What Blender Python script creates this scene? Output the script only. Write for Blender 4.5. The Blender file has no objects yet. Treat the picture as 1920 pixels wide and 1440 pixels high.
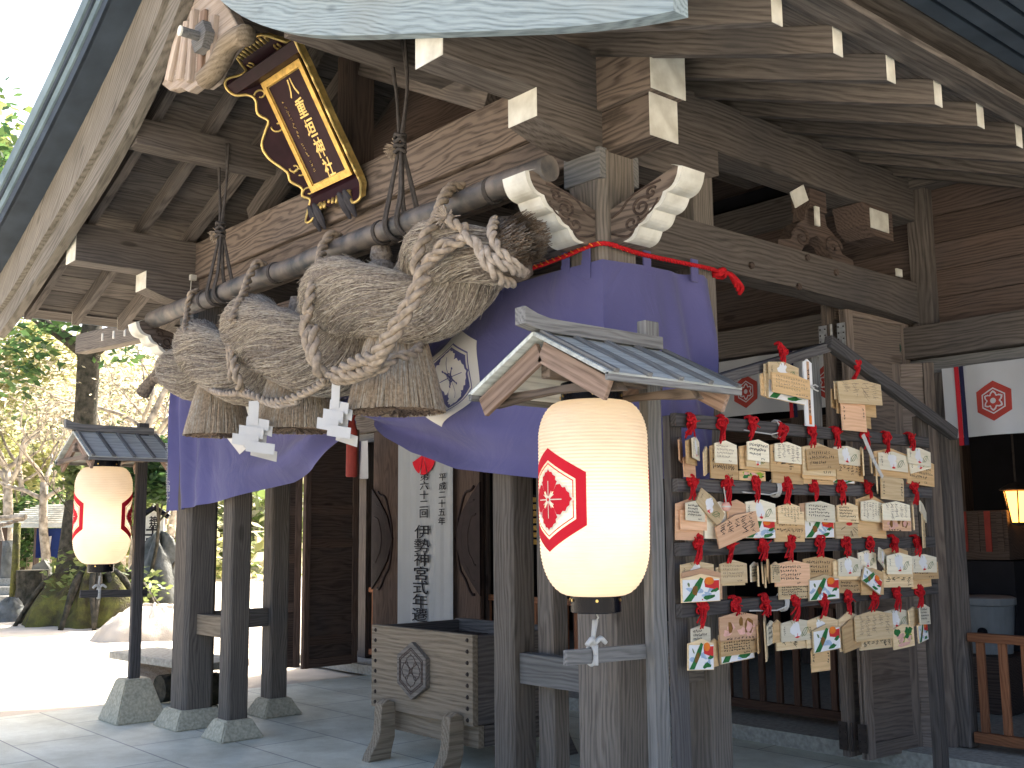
import bpy, bmesh, math, random
import numpy as np
from mathutils import Vector, Matrix
from mathutils.geometry import tessellate_polygon
random.seed(7)
V = Vector
S = bpy.context.scene
COL = S.collection

# ------------------------------------------------------------------ camera
F_PX, PITCH, YAW, ROLL, CX, CY, CZ = 2002.8, .13583, .716126, -.010076, 3.644, -3.7873, 1.5
_F = np.array([-math.cos(YAW)*math.cos(PITCH), math.sin(YAW)*math.cos(PITCH), math.sin(PITCH)])
_R = np.cross(_F, [0, 0, 1]); _R /= np.linalg.norm(_R); _U = np.cross(_R, _F)
_R, _U = _R*math.cos(ROLL)+_U*math.sin(ROLL), -_R*math.sin(ROLL)+_U*math.cos(ROLL)
cam_data = bpy.data.cameras.new('camera'); cam = bpy.data.objects.new('camera', cam_data); COL.objects.link(cam)
cam_data.sensor_width = 36; cam_data.lens = F_PX/1920*36; cam_data.clip_end = 2000; cam_data.clip_start = .05
cam.matrix_world = Matrix(((_R[0], _U[0], -_F[0], CX), (_R[1], _U[1], -_F[1], CY), (_R[2], _U[2], -_F[2], CZ), (0, 0, 0, 1)))
S.camera = cam

def at(px, py, ax, val):
    """world point on the plane ax=val seen at a photo pixel"""
    d = _F+_R*(px-960)/F_PX-_U*(py-720)/F_PX
    i = 'XYZ'.index(ax); o = (CX, CY, CZ)
    t = (val-o[i])/d[i]
    return V((o[0]+t*d[0], o[1]+t*d[1], o[2]+t*d[2]))

# ------------------------------------------------------------------ light
SUN_EL, SUN_AZ = math.radians(42), math.atan2(-.42, 1.0)      # azimuth from +Y towards +X
w = bpy.data.worlds.new('World'); S.world = w; w.use_nodes = True
nt = w.node_tree; bg = nt.nodes['Background']; sky = nt.nodes.new('ShaderNodeTexSky')
sky.sky_type = 'NISHITA'; sky.sun_disc = False; sky.sun_elevation = SUN_EL; sky.sun_rotation = SUN_AZ
sky.air_density = .75; sky.dust_density = 6.0; sky.ozone_density = .35
nt.links.new(sky.outputs[0], bg.inputs[0]); bg.inputs[1].default_value = .15
sl = bpy.data.lights.new('sun', 'SUN'); sl.energy = 4.8; sl.angle = math.radians(.6); sl.color = (1, .95, .86)
so = bpy.data.objects.new('sun', sl); COL.objects.link(so)
sd = V((math.sin(SUN_AZ)*math.cos(SUN_EL), math.cos(SUN_AZ)*math.cos(SUN_EL), math.sin(SUN_EL)))
so.rotation_euler = sd.to_track_quat('Z', 'Y').to_euler()
S.view_settings.view_transform = 'Standard'; S.view_settings.look = 'None'
S.view_settings.exposure = 2.0; S.view_settings.gamma = 1
S.render.engine = 'CYCLES'
S.cycles.max_bounces = 8; S.cycles.diffuse_bounces = 5; S.cycles.transmission_bounces = 4; S.cycles.transparent_max_bounces = 6
S.cycles.caustics_reflective = False; S.cycles.caustics_refractive = False

# ------------------------------------------------------------------ materials
def mat_new(name):
    m = bpy.data.materials.new(name); m.use_nodes = True
    n = m.node_tree; b = n.nodes['Principled BSDF']
    return m, n, b
def nd(n, t, **k):
    x = n.nodes.new(t)
    for a, v in k.items(): setattr(x, a, v)
    return x
def ramp(n, stops):
    r = n.nodes.new('ShaderNodeValToRGB'); e = r.color_ramp.elements
    e[0].position, e[0].color = stops[0][0], (*stops[0][1], 1)
    e[1].position, e[1].color = stops[-1][0], (*stops[-1][1], 1)
    for p, c in stops[1:-1]:
        x = e.new(p); x.color = (*c, 1)
    return r
def mixc(n, a, b, fac, mode='MIX'):
    m = n.nodes.new('ShaderNodeMix'); m.data_type = 'RGBA'; m.blend_type = mode
    for s, v in ((0, fac), (6, a), (7, b)):
        if hasattr(v, 'links') or hasattr(v, 'is_output'): n.links.new(v, m.inputs[s])
        else: m.inputs[s].default_value = v if s == 0 else (*v, 1)
    return m.outputs[2]
def mulc(c, k): return tuple(x*k for x in c)

def wood(name, c1, c2, rough=.78, ring=7., grain=1., contrast=1., stain=(.06, .06, .065), stainamt=.35, bump=.35, knots=True):
    """weathered timber, grain along the object's own X axis"""
    m, n, b = mat_new(name); L = n.links.new
    tc = nd(n, 'ShaderNodeTexCoord'); oi = nd(n, 'ShaderNodeObjectInfo')
    off = nd(n, 'ShaderNodeVectorMath', operation='MULTIPLY_ADD')
    cr = nd(n, 'ShaderNodeCombineXYZ'); 
    for k in range(3): L(oi.outputs['Random'], cr.inputs[k])
    L(cr.outputs[0], off.inputs[0]); off.inputs[1].default_value = (37, 3.1, 5.3); L(tc.outputs['Object'], off.inputs[2])
    # slow wander of the rings along the length
    wm = nd(n, 'ShaderNodeMapping'); wm.inputs['Scale'].default_value = (1.1, 5, 5); L(off.outputs[0], wm.inputs[0])
    wn = nd(n, 'ShaderNodeTexNoise'); wn.inputs['Scale'].default_value = 1.3; wn.inputs['Detail'].default_value = 2.5; L(wm.outputs[0], wn.inputs[0])
    ad = nd(n, 'ShaderNodeVectorMath', operation='MULTIPLY_ADD')
    L(wn.outputs['Color'], ad.inputs[0]); ad.inputs[1].default_value = (0, .13*grain, .13*grain); L(off.outputs[0], ad.inputs[2])
    rm = nd(n, 'ShaderNodeMapping'); rm.inputs['Scale'].default_value = (.12, 1, 1); L(ad.outputs[0], rm.inputs[0])
    wv = nd(n, 'ShaderNodeTexWave', wave_type='RINGS', rings_direction='X'); wv.inputs['Scale'].default_value = ring*1.9
    wv.inputs['Distortion'].default_value = 2.2; wv.inputs['Detail'].default_value = 4; wv.inputs['Detail Scale'].default_value = 2.5; wv.inputs['Detail Roughness'].default_value = .7
    L(rm.outputs[0], wv.inputs[0])
    sm = nd(n, 'ShaderNodeMapping'); sm.inputs['Scale'].default_value = (1.2, 42, 42); L(off.outputs[0], sm.inputs[0])
    sn = nd(n, 'ShaderNodeTexNoise'); sn.inputs['Scale'].default_value = 2.2; sn.inputs['Detail'].default_value = 5; sn.inputs['Roughness'].default_value = .7; L(sm.outputs[0], sn.inputs[0])
    mx = nd(n, 'ShaderNodeMath', operation='MULTIPLY_ADD'); L(wv.outputs['Fac'], mx.inputs[0]); mx.inputs[1].default_value = .26*grain
    L(sn.outputs['Fac'], mx.inputs[2])
    rp = ramp(n, [(.38, mulc(c1, 1-.2*contrast)), (.64, tuple((p+q)/2 for p, q in zip(c1, c2))), (.92, c2)]); L(mx.outputs[0], rp.inputs[0])
    # broad stains
    bn = nd(n, 'ShaderNodeTexNoise'); bn.inputs['Scale'].default_value = 1.7; bn.inputs['Detail'].default_value = 4; L(off.outputs[0], bn.inputs[0])
    br = ramp(n, [(.45, (0, 0, 0)), (.72, (1, 1, 1))]); L(bn.outputs['Fac'], br.inputs[0])
    sc = nd(n, 'ShaderNodeMath', operation='MULTIPLY'); L(br.outputs[0], sc.inputs[0]); sc.inputs[1].default_value = stainamt
    col = mixc(n, rp.outputs[0], stain, sc.outputs[0])
    # per-piece tone
    hv = nd(n, 'ShaderNodeMath', operation='MULTIPLY_ADD'); L(oi.outputs['Random'], hv.inputs[0]); hv.inputs[1].default_value = .50; hv.inputs[2].default_value = .74
    hs = nd(n, 'ShaderNodeHueSaturation'); L(col, hs.inputs['Color']); L(hv.outputs[0], hs.inputs['Value'])
    if knots:
        km = nd(n, 'ShaderNodeMapping'); km.inputs['Scale'].default_value = (1.6, 4.5, 4.5); L(off.outputs[0], km.inputs[0])
        vo = nd(n, 'ShaderNodeTexVoronoi'); vo.inputs['Scale'].default_value = 1.0; L(km.outputs[0], vo.inputs[0])
        kr = ramp(n, [(.07, (1, 1, 1)), (.13, (0, 0, 0))]); L(vo.outputs['Distance'], kr.inputs[0])
        kk = nd(n, 'ShaderNodeMath', operation='MULTIPLY'); L(kr.outputs[0], kk.inputs[0]); kk.inputs[1].default_value = .55
        out = mixc(n, hs.outputs[0], mulc(c1, .35), kk.outputs[0])
    else: out = hs.outputs[0]
    L(out, b.inputs['Base Color']); b.inputs['Roughness'].default_value = rough; b.inputs['Specular IOR Level'].default_value = .14
    bp = nd(n, 'ShaderNodeBump'); bp.inputs['Strength'].default_value = bump; bp.inputs['Distance'].default_value = .004
    L(mx.outputs[0], bp.inputs['Height']); L(bp.outputs[0], b.inputs['Normal'])
    return m

def plain(name, c, rough=.8, var=.12, scale=8., bump=.0, bscale=40., metal=0., spec=.18, detail=4, c2=None, dist=.003, emit=None, estr=0., trans=0.):
    m, n, b = mat_new(name); L = n.links.new
    tc = nd(n, 'ShaderNodeTexCoord')
    no = nd(n, 'ShaderNodeTexNoise'); no.inputs['Scale'].default_value = scale; no.inputs['Detail'].default_value = detail; L(tc.outputs['Object'], no.inputs[0])
    r = ramp(n, [(.3, c2 or mulc(c, 1-var)), (.7, mulc(c, 1+var*.6))]); L(no.outputs['Fac'], r.inputs[0]); L(r.outputs[0], b.inputs['Base Color'])
    b.inputs['Roughness'].default_value = rough; b.inputs['Metallic'].default_value = metal; b.inputs['Specular IOR Level'].default_value = spec
    if bump:
        n2 = nd(n, 'ShaderNodeTexNoise'); n2.inputs['Scale'].default_value = bscale; n2.inputs['Detail'].default_value = 6; L(tc.outputs['Object'], n2.inputs[0])
        bp = nd(n, 'ShaderNodeBump'); bp.inputs['Strength'].default_value = bump; bp.inputs['Distance'].default_value = dist
        L(n2.outputs['Fac'], bp.inputs['Height']); L(bp.outputs[0], b.inputs['Normal'])
    if emit: b.inputs['Emission Color'].default_value = (*emit, 1); b.inputs['Emission Strength'].default_value = estr
    if trans:
        o = n.nodes['Material Output']; t = nd(n, 'ShaderNodeBsdfTranslucent'); L(r.outputs[0], t.inputs[0])
        ms = nd(n, 'ShaderNodeMixShader'); ms.inputs[0].default_value = trans; L(b.outputs[0], ms.inputs[1]); L(t.outputs[0], ms.inputs[2]); L(ms.outputs[0], o.inputs[0])
    return m

M = {}
M['timber'] = wood('weathered_timber', (.078, .067, .059), (.172, .150, .133), ring=7, stainamt=.45)
M['timber_red'] = wood('reddish_timber', (.080, .064, .053), (.192, .152, .124), ring=4.5, stainamt=.3, grain=2.0)
M['timber_warm'] = wood('warm_sheltered_timber', (.20, .135, .10), (.36, .26, .20), ring=6, stainamt=.35)
M['timber_dark'] = wood('dark_timber', (.055, .040, .034), (.115, .085, .07), ring=8)
M['timber_post'] = wood('post_timber', (.108, .094, .080), (.205, .182, .157), ring=9, stainamt=.3)
M['timber_grey'] = wood('grey_weathered_timber', (.13, .13, .128), (.225, .225, .22), ring=9, stain=(.12, .12, .11), stainamt=.3)
M['timber_barge'] = wood('skylit_weathered_bargeboard', (.155, .20, .22), (.285, .345, .37), ring=8, grain=1.0, stain=(.22, .2, .16), stainamt=.25, bump=.5)  # blue cast of sky light mixed into the weathered grey
M['timber_barge_l'] = wood('brown_grey_bargeboard', (.17, .155, .13), (.30, .275, .235), ring=5, grain=1.2, stain=(.09, .08, .065), stainamt=.5, bump=.5)
M['timber_pale'] = wood('pale_fresh_timber', (.40, .31, .24), (.60, .53, .46), ring=3, grain=.5, stainamt=.15, stain=(.3, .3, .3), knots=False)
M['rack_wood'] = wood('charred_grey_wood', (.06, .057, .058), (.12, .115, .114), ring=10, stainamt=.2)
M['box_wood'] = wood('pale_weathered_box_wood', (.19, .15, .105), (.36, .295, .215), ring=6, grain=.8, stain=(.17, .15, .12), stainamt=.3, knots=False)
M['orange_wood'] = wood('orange_stained_wood', (.21, .085, .042), (.31, .14, .07), ring=8, stainamt=.15, knots=False)
M['brown_rail'] = wood('brown_stained_wood', (.085, .045, .032), (.13, .075, .05), ring=8, stainamt=.15, knots=False)
M['door_wood'] = wood('door_wood', (.075, .05, .040), (.135, .095, .075), ring=9, stainamt=.3)
M['door_light'] = wood('paler_door_wood', (.15, .12, .10), (.25, .205, .17), ring=9, stainamt=.3)
M['pole'] = plain('smoked_bamboo', (.16, .135, .115), .5, .35, 9, .3, 30, spec=.4, c2=(.04, .045, .05))
M['white_paint'] = plain('chalky_white_paint', (.72, .72, .66), .85, .12, 9, .3, 60, c2=(.50, .485, .42), detail=8)
M['stone'] = plain('weathered_granite', (.40, .39, .34), .9, .25, 30, .5, 90, c2=(.27, .265, .235))
M['stone_base'] = plain('pale_cast_stone', (.54, .50, .375), .9, .25, 45, .5, 120, c2=(.36, .335, .25))
M['sand'] = plain('pale_sand', (.60, .53, .43), .95, .2, 2.0, .6, 60, dist=.01)
M['rock'] = plain('grey_rock', (.16, .165, .155), .9, .4, 5, .8, 14, c2=(.08, .085, .075), dist=.03)
M['hill_soil'] = plain('leaf_litter_slope', (.34, .31, .20), .95, .4, 3, .5, 20, c2=(.16, .16, .08))
M['moss'] = plain('moss', (.13, .13, .035), .95, .5, 5, .9, 30, c2=(.06, .05, .035), dist=.05)
M['carve_dark'] = plain('dark_carved_wood', (.022, .013, .013), .6, .3, 12)
M['roof_dark'] = plain('dark_blue_copper_roofing', (.045, .060, .080), .6, .3, 4, .2, 30)
M['roof_edge'] = plain('pale_blue_roof_edge', (.17, .23, .25), .6, .25, 3, .3, 40, c2=(.09, .13, .15))
M['roof_zinc'] = wood('lantern_roof_boards', (.46, .49, .48), (.64, .67, .64), ring=5, stain=(.35, .36, .28), stainamt=.35, bump=.25, knots=False)
M['straw'] = plain('old_rice_straw', (.26, .226, .19), .85, .5, 60, .4, 160, c2=(.13, .11, .092))
M['straw_b'] = plain('sun_bleached_straw', (.42, .385, .325), .85, .35, 40, c2=(.28, .24, .18))
M['straw_t'] = plain('tassel_straw', (.40, .32, .235), .85, .4, 60, .4, 160, c2=(.22, .175, .125))
M['straw_core'] = plain('straw_body', (.17, .14, .115), .95, .5, 50, .9, 120, c2=(.08, .066, .052), dist=.01)
M['straw_cut'] = plain('cut_straw_end', (.27, .20, .145), .95, .5, 70, .9, 150, c2=(.05, .035, .03), dist=.01)
M['rope'] = plain('hemp_rope', (.36, .295, .225), .9, .35, 30, .6, 140, c2=(.2, .165, .13))
M['rope_dark'] = plain('old_dark_rope', (.075, .068, .064), .9, .3, 30, .5, 120)
M['rope_new'] = plain('pale_twisted_rope', (.40, .345, .29), .9, .35, 30, .5, 140, c2=(.26, .22, .18))
M['paper'] = plain('white_paper', (.66, .66, .64), .8, .05, 10, trans=.25)
M['black'] = plain('black_lacquer', (.004, .005, .009), .25, .2, 10, spec=.16)
M['brass'] = plain('brass', (.62, .45, .16), .3, .2, 10, metal=1)
M['gold'] = plain('gold_leaf', (.52, .34, .09), .38, .3, 30, .3, 60, metal=.75, spec=.5)
M['gold_bright'] = plain('bright_gold_rim', (.66, .49, .18), .35, .25, 25, .2, 60, metal=.6)
M['maroon'] = plain('maroon_lacquer', (.026, .009, .014), .5, .25, 14, spec=.12)
M['cushion'] = plain('dark_grey_leather', (.035, .035, .045), .6, .25, 20, .2, 60)
M['ink'] = plain('black_ink', (.015, .015, .02), .7, .1, 10)
M['ink_faint'] = plain('faded_ink', (.22, .17, .13), .8, .1, 10)
M['red_cord'] = plain('scarlet_cord', (.48, .012, .018), .7, .3, 60, .3, 200)
M['steel'] = plain('galvanised_steel', (.42, .42, .40), .45, .3, 30, .1, 50, metal=.6)
M['iron'] = plain('rusty_iron', (.05, .04, .035), .6, .3, 30, metal=.4)
M['green_metal'] = plain('verdigris_metal', (.02, .06, .045), .5, .3, 30, metal=.4)
M['crest_red'] = plain('printed_red', (.62, .015, .03), .8, .06, 10)
M['crest_dull'] = plain('dark_red_print', (.33, .045, .035), .85, .1, 10)
M['cream'] = plain('cream_print', (.72, .64, .52), .8, .05, 10)
M['white_cloth'] = plain('white_cloth', (.56, .58, .60), .9, .06, 4, .15, 300, trans=.25)
M['banner_cloth'] = plain('pale_blue_banner_cloth', (.44, .47, .49), .9, .06, 3, trans=.15)
M['crest_white'] = plain('dyed_white_cloth', (.74, .72, .68), .9, .08, 5, .15, 300)
M['red_cloth'] = plain('red_cloth_band', (.42, .02, .03), .9, .1, 10)
M['navy_cloth'] = plain('navy_cloth_band', (.02, .02, .055), .9, .1, 10)
M['blue_cloth'] = plain('indigo_cloth', (.015, .03, .12), .9, .15, 10)
M['dull_red'] = plain('dull_red_paint', (.26, .04, .03), .6, .2, 10)
M['grey_plastic'] = plain('grey_plastic', (.22, .24, .25), .5, .1, 10)
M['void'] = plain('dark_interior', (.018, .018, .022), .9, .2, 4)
M['flame'] = plain('warm_lamp_panel', (.8, .4, .1), .6, .1, 10, emit=(1, .42, .08), estr=1.6)
# votive plaque woods and paints
M['ema1'] = wood('fresh_plaque_wood', (.64, .48, .28), (.80, .66, .43), ring=14, grain=.5, stainamt=.0, knots=False, bump=.05, contrast=.2)
M['ema2'] = wood('tan_plaque_wood', (.54, .36, .18), (.70, .50, .28), ring=14, grain=.5, stainamt=.0, knots=False, bump=.05, contrast=.25)
M['ema3'] = wood('pinkish_plaque_wood', (.60, .36, .22), (.74, .50, .33), ring=14, grain=.5, stainamt=.0, knots=False, bump=.05, contrast=.2)
M['ema4'] = wood('whitish_plaque_wood', (.74, .68, .52), (.84, .79, .64), ring=14, grain=.5, stainamt=.0, knots=False, bump=.05, contrast=.15)
M['p_white'] = plain('white_paint_thin', (.78, .79, .80), .7, .03, 10)
M['p_green'] = plain('green_paint', (.03, .17, .05), .7, .35, 60)
M['p_ygreen'] = plain('yellow_green_paint', (.28, .42, .05), .7, .35, 60)
M['p_brown'] = plain('brown_paint', (.22, .11, .03), .7, .35, 60)
M['p_red'] = plain('red_paint', (.62, .04, .04), .7, .1, 30)
M['p_orange'] = plain('orange_paint', (.75, .20, .03), .7, .15, 30)
M['p_blue'] = plain('pale_blue_paint', (.38, .50, .66), .7, .2, 50)
M['p_pink'] = plain('pink_paint', (.72, .42, .36), .7, .2, 30)
M['p_line'] = plain('olive_line_paint', (.16, .22, .10), .7, .1, 30)

def cloth_purple():
    m, n, b = mat_new('faded_purple_cloth'); L = n.links.new
    tc = nd(n, 'ShaderNodeTexCoord')
    no = nd(n, 'ShaderNodeTexNoise'); no.inputs['Scale'].default_value = 1.1; no.inputs['Detail'].default_value = 5; L(tc.outputs['Object'], no.inputs[0])
    r = ramp(n, [(.3, (.098, .098, .245)), (.7, (.155, .150, .345))]); L(no.outputs['Fac'], r.inputs[0])
    L(r.outputs[0], b.inputs['Base Color']); b.inputs['Roughness'].default_value = .85; b.inputs['Sheen Weight'].default_value = .25
    b.inputs['Specular IOR Level'].default_value = .15
    n2 = nd(n, 'ShaderNodeTexNoise'); n2.inputs['Scale'].default_value = 260; n2.inputs['Detail'].default_value = 2; L(tc.outputs['Object'], n2.inputs[0])
    bp = nd(n, 'ShaderNodeBump'); bp.inputs['Strength'].default_value = .35; bp.inputs['Distance'].default_value = .002; L(n2.outputs['Fac'], bp.inputs['Height'])
    n3 = nd(n, 'ShaderNodeTexNoise'); n3.inputs['Scale'].default_value = 3.2; n3.inputs['Detail'].default_value = 6; n3.inputs['Distortion'].default_value = 1.2; L(tc.outputs['Object'], n3.inputs[0])
    b3 = nd(n, 'ShaderNodeBump'); b3.inputs['Strength'].default_value = .8; b3.inputs['Distance'].default_value = .03; L(n3.outputs['Fac'], b3.inputs['Height']); L(bp.outputs[0], b3.inputs['Normal']); L(b3.outputs[0], b.inputs['Normal'])
    o = n.nodes['Material Output']; t = nd(n, 'ShaderNodeBsdfTranslucent'); L(r.outputs[0], t.inputs[0])
    ms = nd(n, 'ShaderNodeMixShader'); ms.inputs[0].default_value = .22; L(b.outputs[0], ms.inputs[1]); L(t.outputs[0], ms.inputs[2]); L(ms.outputs[0], o.inputs[0])
    return m
M['purple'] = cloth_purple()

def lantern_paper():
    m, n, b = mat_new('oiled_lantern_paper'); L = n.links.new
    tc = nd(n, 'ShaderNodeTexCoord'); sx = nd(n, 'ShaderNodeSeparateXYZ'); L(tc.outputs['Generated'], sx.inputs[0])
    no = nd(n, 'ShaderNodeTexNoise'); no.inputs['Scale'].default_value = 5; L(tc.outputs['Object'], no.inputs[0])
    r = ramp(n, [(.3, (.75, .66, .53)), (.7, (.81, .74, .62))]); L(no.outputs['Fac'], r.inputs[0]); L(r.outputs[0], b.inputs['Base Color'])
    b.inputs['Roughness'].default_value = .75
    b.inputs['Emission Color'].default_value = (1, .70, .42, 1); b.inputs['Emission Strength'].default_value = .05
    o = n.nodes['Material Output']; t = nd(n, 'ShaderNodeBsdfTranslucent'); L(r.outputs[0], t.inputs[0])
    ms = nd(n, 'ShaderNodeMixShader'); ms.inputs[0].default_value = .45; L(b.outputs[0], ms.inputs[1]); L(t.outputs[0], ms.inputs[2]); L(ms.outputs[0], o.inputs[0])
    return m
M['lantern'] = lantern_paper()

def paving():
    m, n, b = mat_new('granite_paving'); L = n.links.new
    tc = nd(n, 'ShaderNodeTexCoord'); mp = nd(n, 'ShaderNodeMapping'); mp.inputs['Location'].default_value = (.35, .06, 0); L(tc.outputs['Object'], mp.inputs[0])
    br = nd(n, 'ShaderNodeTexBrick'); br.offset = .5; br.inputs['Scale'].default_value = 1
    br.inputs['Brick Width'].default_value = 1.25; br.inputs['Row Height'].default_value = .62; br.inputs['Mortar Size'].default_value = .006; br.inputs['Mortar Smooth'].default_value = .3
    br.inputs['Color1'].default_value = (.70, .71, .60, 1); br.inputs['Color2'].default_value = (.64, .655, .56, 1); br.inputs['Mortar'].default_value = (.25, .25, .235, 1)
    L(mp.outputs[0], br.inputs[0])
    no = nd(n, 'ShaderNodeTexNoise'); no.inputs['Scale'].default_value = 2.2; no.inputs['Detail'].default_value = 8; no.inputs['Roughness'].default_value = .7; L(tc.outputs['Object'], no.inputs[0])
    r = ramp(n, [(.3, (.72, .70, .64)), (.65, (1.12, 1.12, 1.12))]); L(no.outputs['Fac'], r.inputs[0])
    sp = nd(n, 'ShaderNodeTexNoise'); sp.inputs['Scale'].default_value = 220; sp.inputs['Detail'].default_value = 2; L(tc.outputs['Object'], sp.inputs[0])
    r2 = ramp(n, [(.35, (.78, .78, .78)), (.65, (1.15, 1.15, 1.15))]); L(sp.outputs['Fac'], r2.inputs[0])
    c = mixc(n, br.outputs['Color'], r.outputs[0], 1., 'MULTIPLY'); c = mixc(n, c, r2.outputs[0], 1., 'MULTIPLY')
    L(c, b.inputs['Base Color']); b.inputs['Roughness'].default_value = .62
    bp = nd(n, 'ShaderNodeBump'); bp.inputs['Strength'].default_value = .3; bp.inputs['Distance'].default_value = .003; L(sp.outputs['Fac'], bp.inputs['Height']); L(bp.outputs[0], b.inputs['Normal'])
    return m
M['paving'] = paving()

def leafmat(name, c, c2, tr=.5):
    m, n, b = mat_new(name); L = n.links.new
    g = nd(n, 'ShaderNodeNewGeometry'); r = ramp(n, [(0, c), (1, c2)])
    r.color_ramp.elements[1].position = 1
    L(g.outputs['Random Per Island'], r.inputs[0]); L(r.outputs[0], b.inputs['Base Color']); b.inputs['Roughness'].default_value = .5
    o = n.nodes['Material Output']; t = nd(n, 'ShaderNodeBsdfTranslucent'); L(r.outputs[0], t.inputs[0])
    ms = nd(n, 'ShaderNodeMixShader'); ms.inputs[0].default_value = tr; L(b.outputs[0], ms.inputs[1]); L(t.outputs[0], ms.inputs[2]); L(ms.outputs[0], o.inputs[0])
    return m
M['leaf_dark'] = leafmat('dark_green_leaves', (.02, .06, .02), (.10, .17, .05), .55)
M['leaf_mid'] = leafmat('green_leaves', (.10, .15, .04), (.26, .30, .11), .6)
M['leaf_yel'] = leafmat('yellow_green_leaves', (.32, .35, .13), (.60, .58, .28), .6)
M['leaf_pale'] = leafmat('pale_dry_leaves', (.42, .38, .24), (.68, .62, .46), .6)
M['bark'] = plain('mossy_bark', (.075, .065, .05), .95, .5, 9, .9, 25, c2=(.022, .025, .017), dist=.03)
M['bark_pale'] = plain('pale_bark', (.48, .42, .34), .9, .4, 7, .5, 30, c2=(.14, .12, .09))

# ------------------------------------------------------------------ object helpers
WM = {}
def link(name, me, mat=None, parent=None, mw=None):
    o = bpy.data.objects.new(name, me); COL.objects.link(o)
    mw = mw or Matrix.Identity(4); WM[o] = mw
    if parent is not None:
        o.parent = parent; o.matrix_basis = WM[parent].inverted() @ mw
    else: o.matrix_basis = mw
    if me is not None and mat is not None:
        for x in (mat if isinstance(mat, (list, tuple)) else [mat]): me.materials.append(M[x] if isinstance(x, str) else x)
    return o
def thing(name, label, cat, loc=(0, 0, 0), group=None, rz=0.):
    o = link(name, None, mw=Matrix.Translation(loc) @ Matrix.Rotation(rz, 4, 'Z')); o.empty_display_size = .1
    o['label'] = label; o['category'] = cat
    if group: o['group'] = group
    return o
def tag(o, label=None, cat=None, group=None, kind=None):
    if label: o['label'] = label
    if cat: o['category'] = cat
    if group: o['group'] = group
    if kind: o['kind'] = kind
    return o
def mesh(name, vs, fs, mi=None, smooth=False):
    me = bpy.data.meshes.new(name); me.from_pydata([tuple(v) for v in vs], [], fs)
    if mi is not None: me.polygons.foreach_set('material_index', mi)
    if smooth: me.polygons.foreach_set('use_smooth', [True]*len(me.polygons))
    me.update(); return me
def frame(a, b, up=(0, 0, 1)):
    a, b = V(a), V(b); x = (b-a).normalized(); u = V(up)
    y = u.cross(x)
    if y.length < 1e-4: y = V((0, 1, 0)).cross(x) if abs(x.y) < .9 else V((1, 0, 0)).cross(x)
    y.normalize(); z = x.cross(y); c = (a+b)/2
    return Matrix(((x.x, y.x, z.x, c.x), (x.y, y.y, z.y, c.y), (x.z, y.z, z.z, c.z), (0, 0, 0, 1)))
def boxmesh(name, l, w, h, bev=.006):
    bm = bmesh.new(); bmesh.ops.create_cube(bm, size=1)
    for v in bm.verts: v.co = V((v.co.x*l, v.co.y*w, v.co.z*h))
    if bev: bmesh.ops.bevel(bm, geom=bm.edges[:], offset=min(bev, l*.2, w*.2, h*.2), segments=2, affect='EDGES', profile=.6)
    me = bpy.data.meshes.new(name); bm.to_mesh(me); bm.free(); return me
def beam(name, a, b, w, h, mat, parent=None, up=(0, 0, 1), bev=.006):
    """straight timber from a to b, w wide, h high along `up`; mesh X follows the length"""
    return link(name, boxmesh(name, (V(b)-V(a)).length, w, h, bev), mat, parent, frame(a, b, up))
def post(name, x, y, z0, z1, w, d, mat, parent=None, bev=.008):
    return beam(name, (x, y, z0), (x, y, z1), d, w, mat, parent, up=(1, 0, 0), bev=bev)
def cap(parent, c, axis, w, h, t=.004, name='painted_end', mat='white_paint'):
    """thin painted end cap centred at c facing +/- axis ('x' or 'y')"""
    d = (t, w, h) if axis == 'x' else (w, t, h)
    return link(name, boxmesh(name, *d, bev=0), mat, parent, Matrix.Translation(c))
def prism(name, poly, t, mat, parent=None, mw=None, bev=0, mats=None):
    """polygon in local XY extruded from z=0 to z=t"""
    bm = bmesh.new(); vs = [bm.verts.new((p[0], p[1], 0)) for p in poly]; f = bm.faces.new(vs)
    if f.normal.z > 0: bmesh.ops.reverse_faces(bm, faces=[f])
    f.normal_update()
    r = bmesh.ops.extrude_face_region(bm, geom=[f]); nv = [e for e in r['geom'] if isinstance(e, bmesh.types.BMVert)]
    bmesh.ops.translate(bm, verts=nv, vec=(0, 0, t)); bmesh.ops.recalc_face_normals(bm, faces=bm.faces[:])
    if bev: bmesh.ops.bevel(bm, geom=bm.edges[:], offset=bev, segments=1, affect='EDGES')
    if mats:
        for f in bm.faces: f.material_index = 1 if abs(f.normal.z) < .5 else 0
    bmesh.ops.triangulate(bm, faces=[f for f in bm.faces if len(f.verts) > 4])
    me = bpy.data.meshes.new(name); bm.to_mesh(me); bm.free()
    return link(name, me, mats or mat, parent, mw)
def axes(o, x, y, z):
    x, y, z = V(x), V(y), V(z)
    return Matrix(((x.x, y.x, z.x, o[0]), (x.y, y.y, z.y, o[1]), (x.z, y.z, z.z, o[2]), (0, 0, 0, 1)))
YZ = lambda x0: axes((x0, 0, 0), (0, 1, 0), (0, 0, 1), (1, 0, 0))     # local XY -> world YZ, extrude +X
XZ = lambda y0: axes((0, y0, 0), (1, 0, 0), (0, 0, 1), (0, -1, 0))    # local XY -> world XZ, extrude -Y
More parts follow.
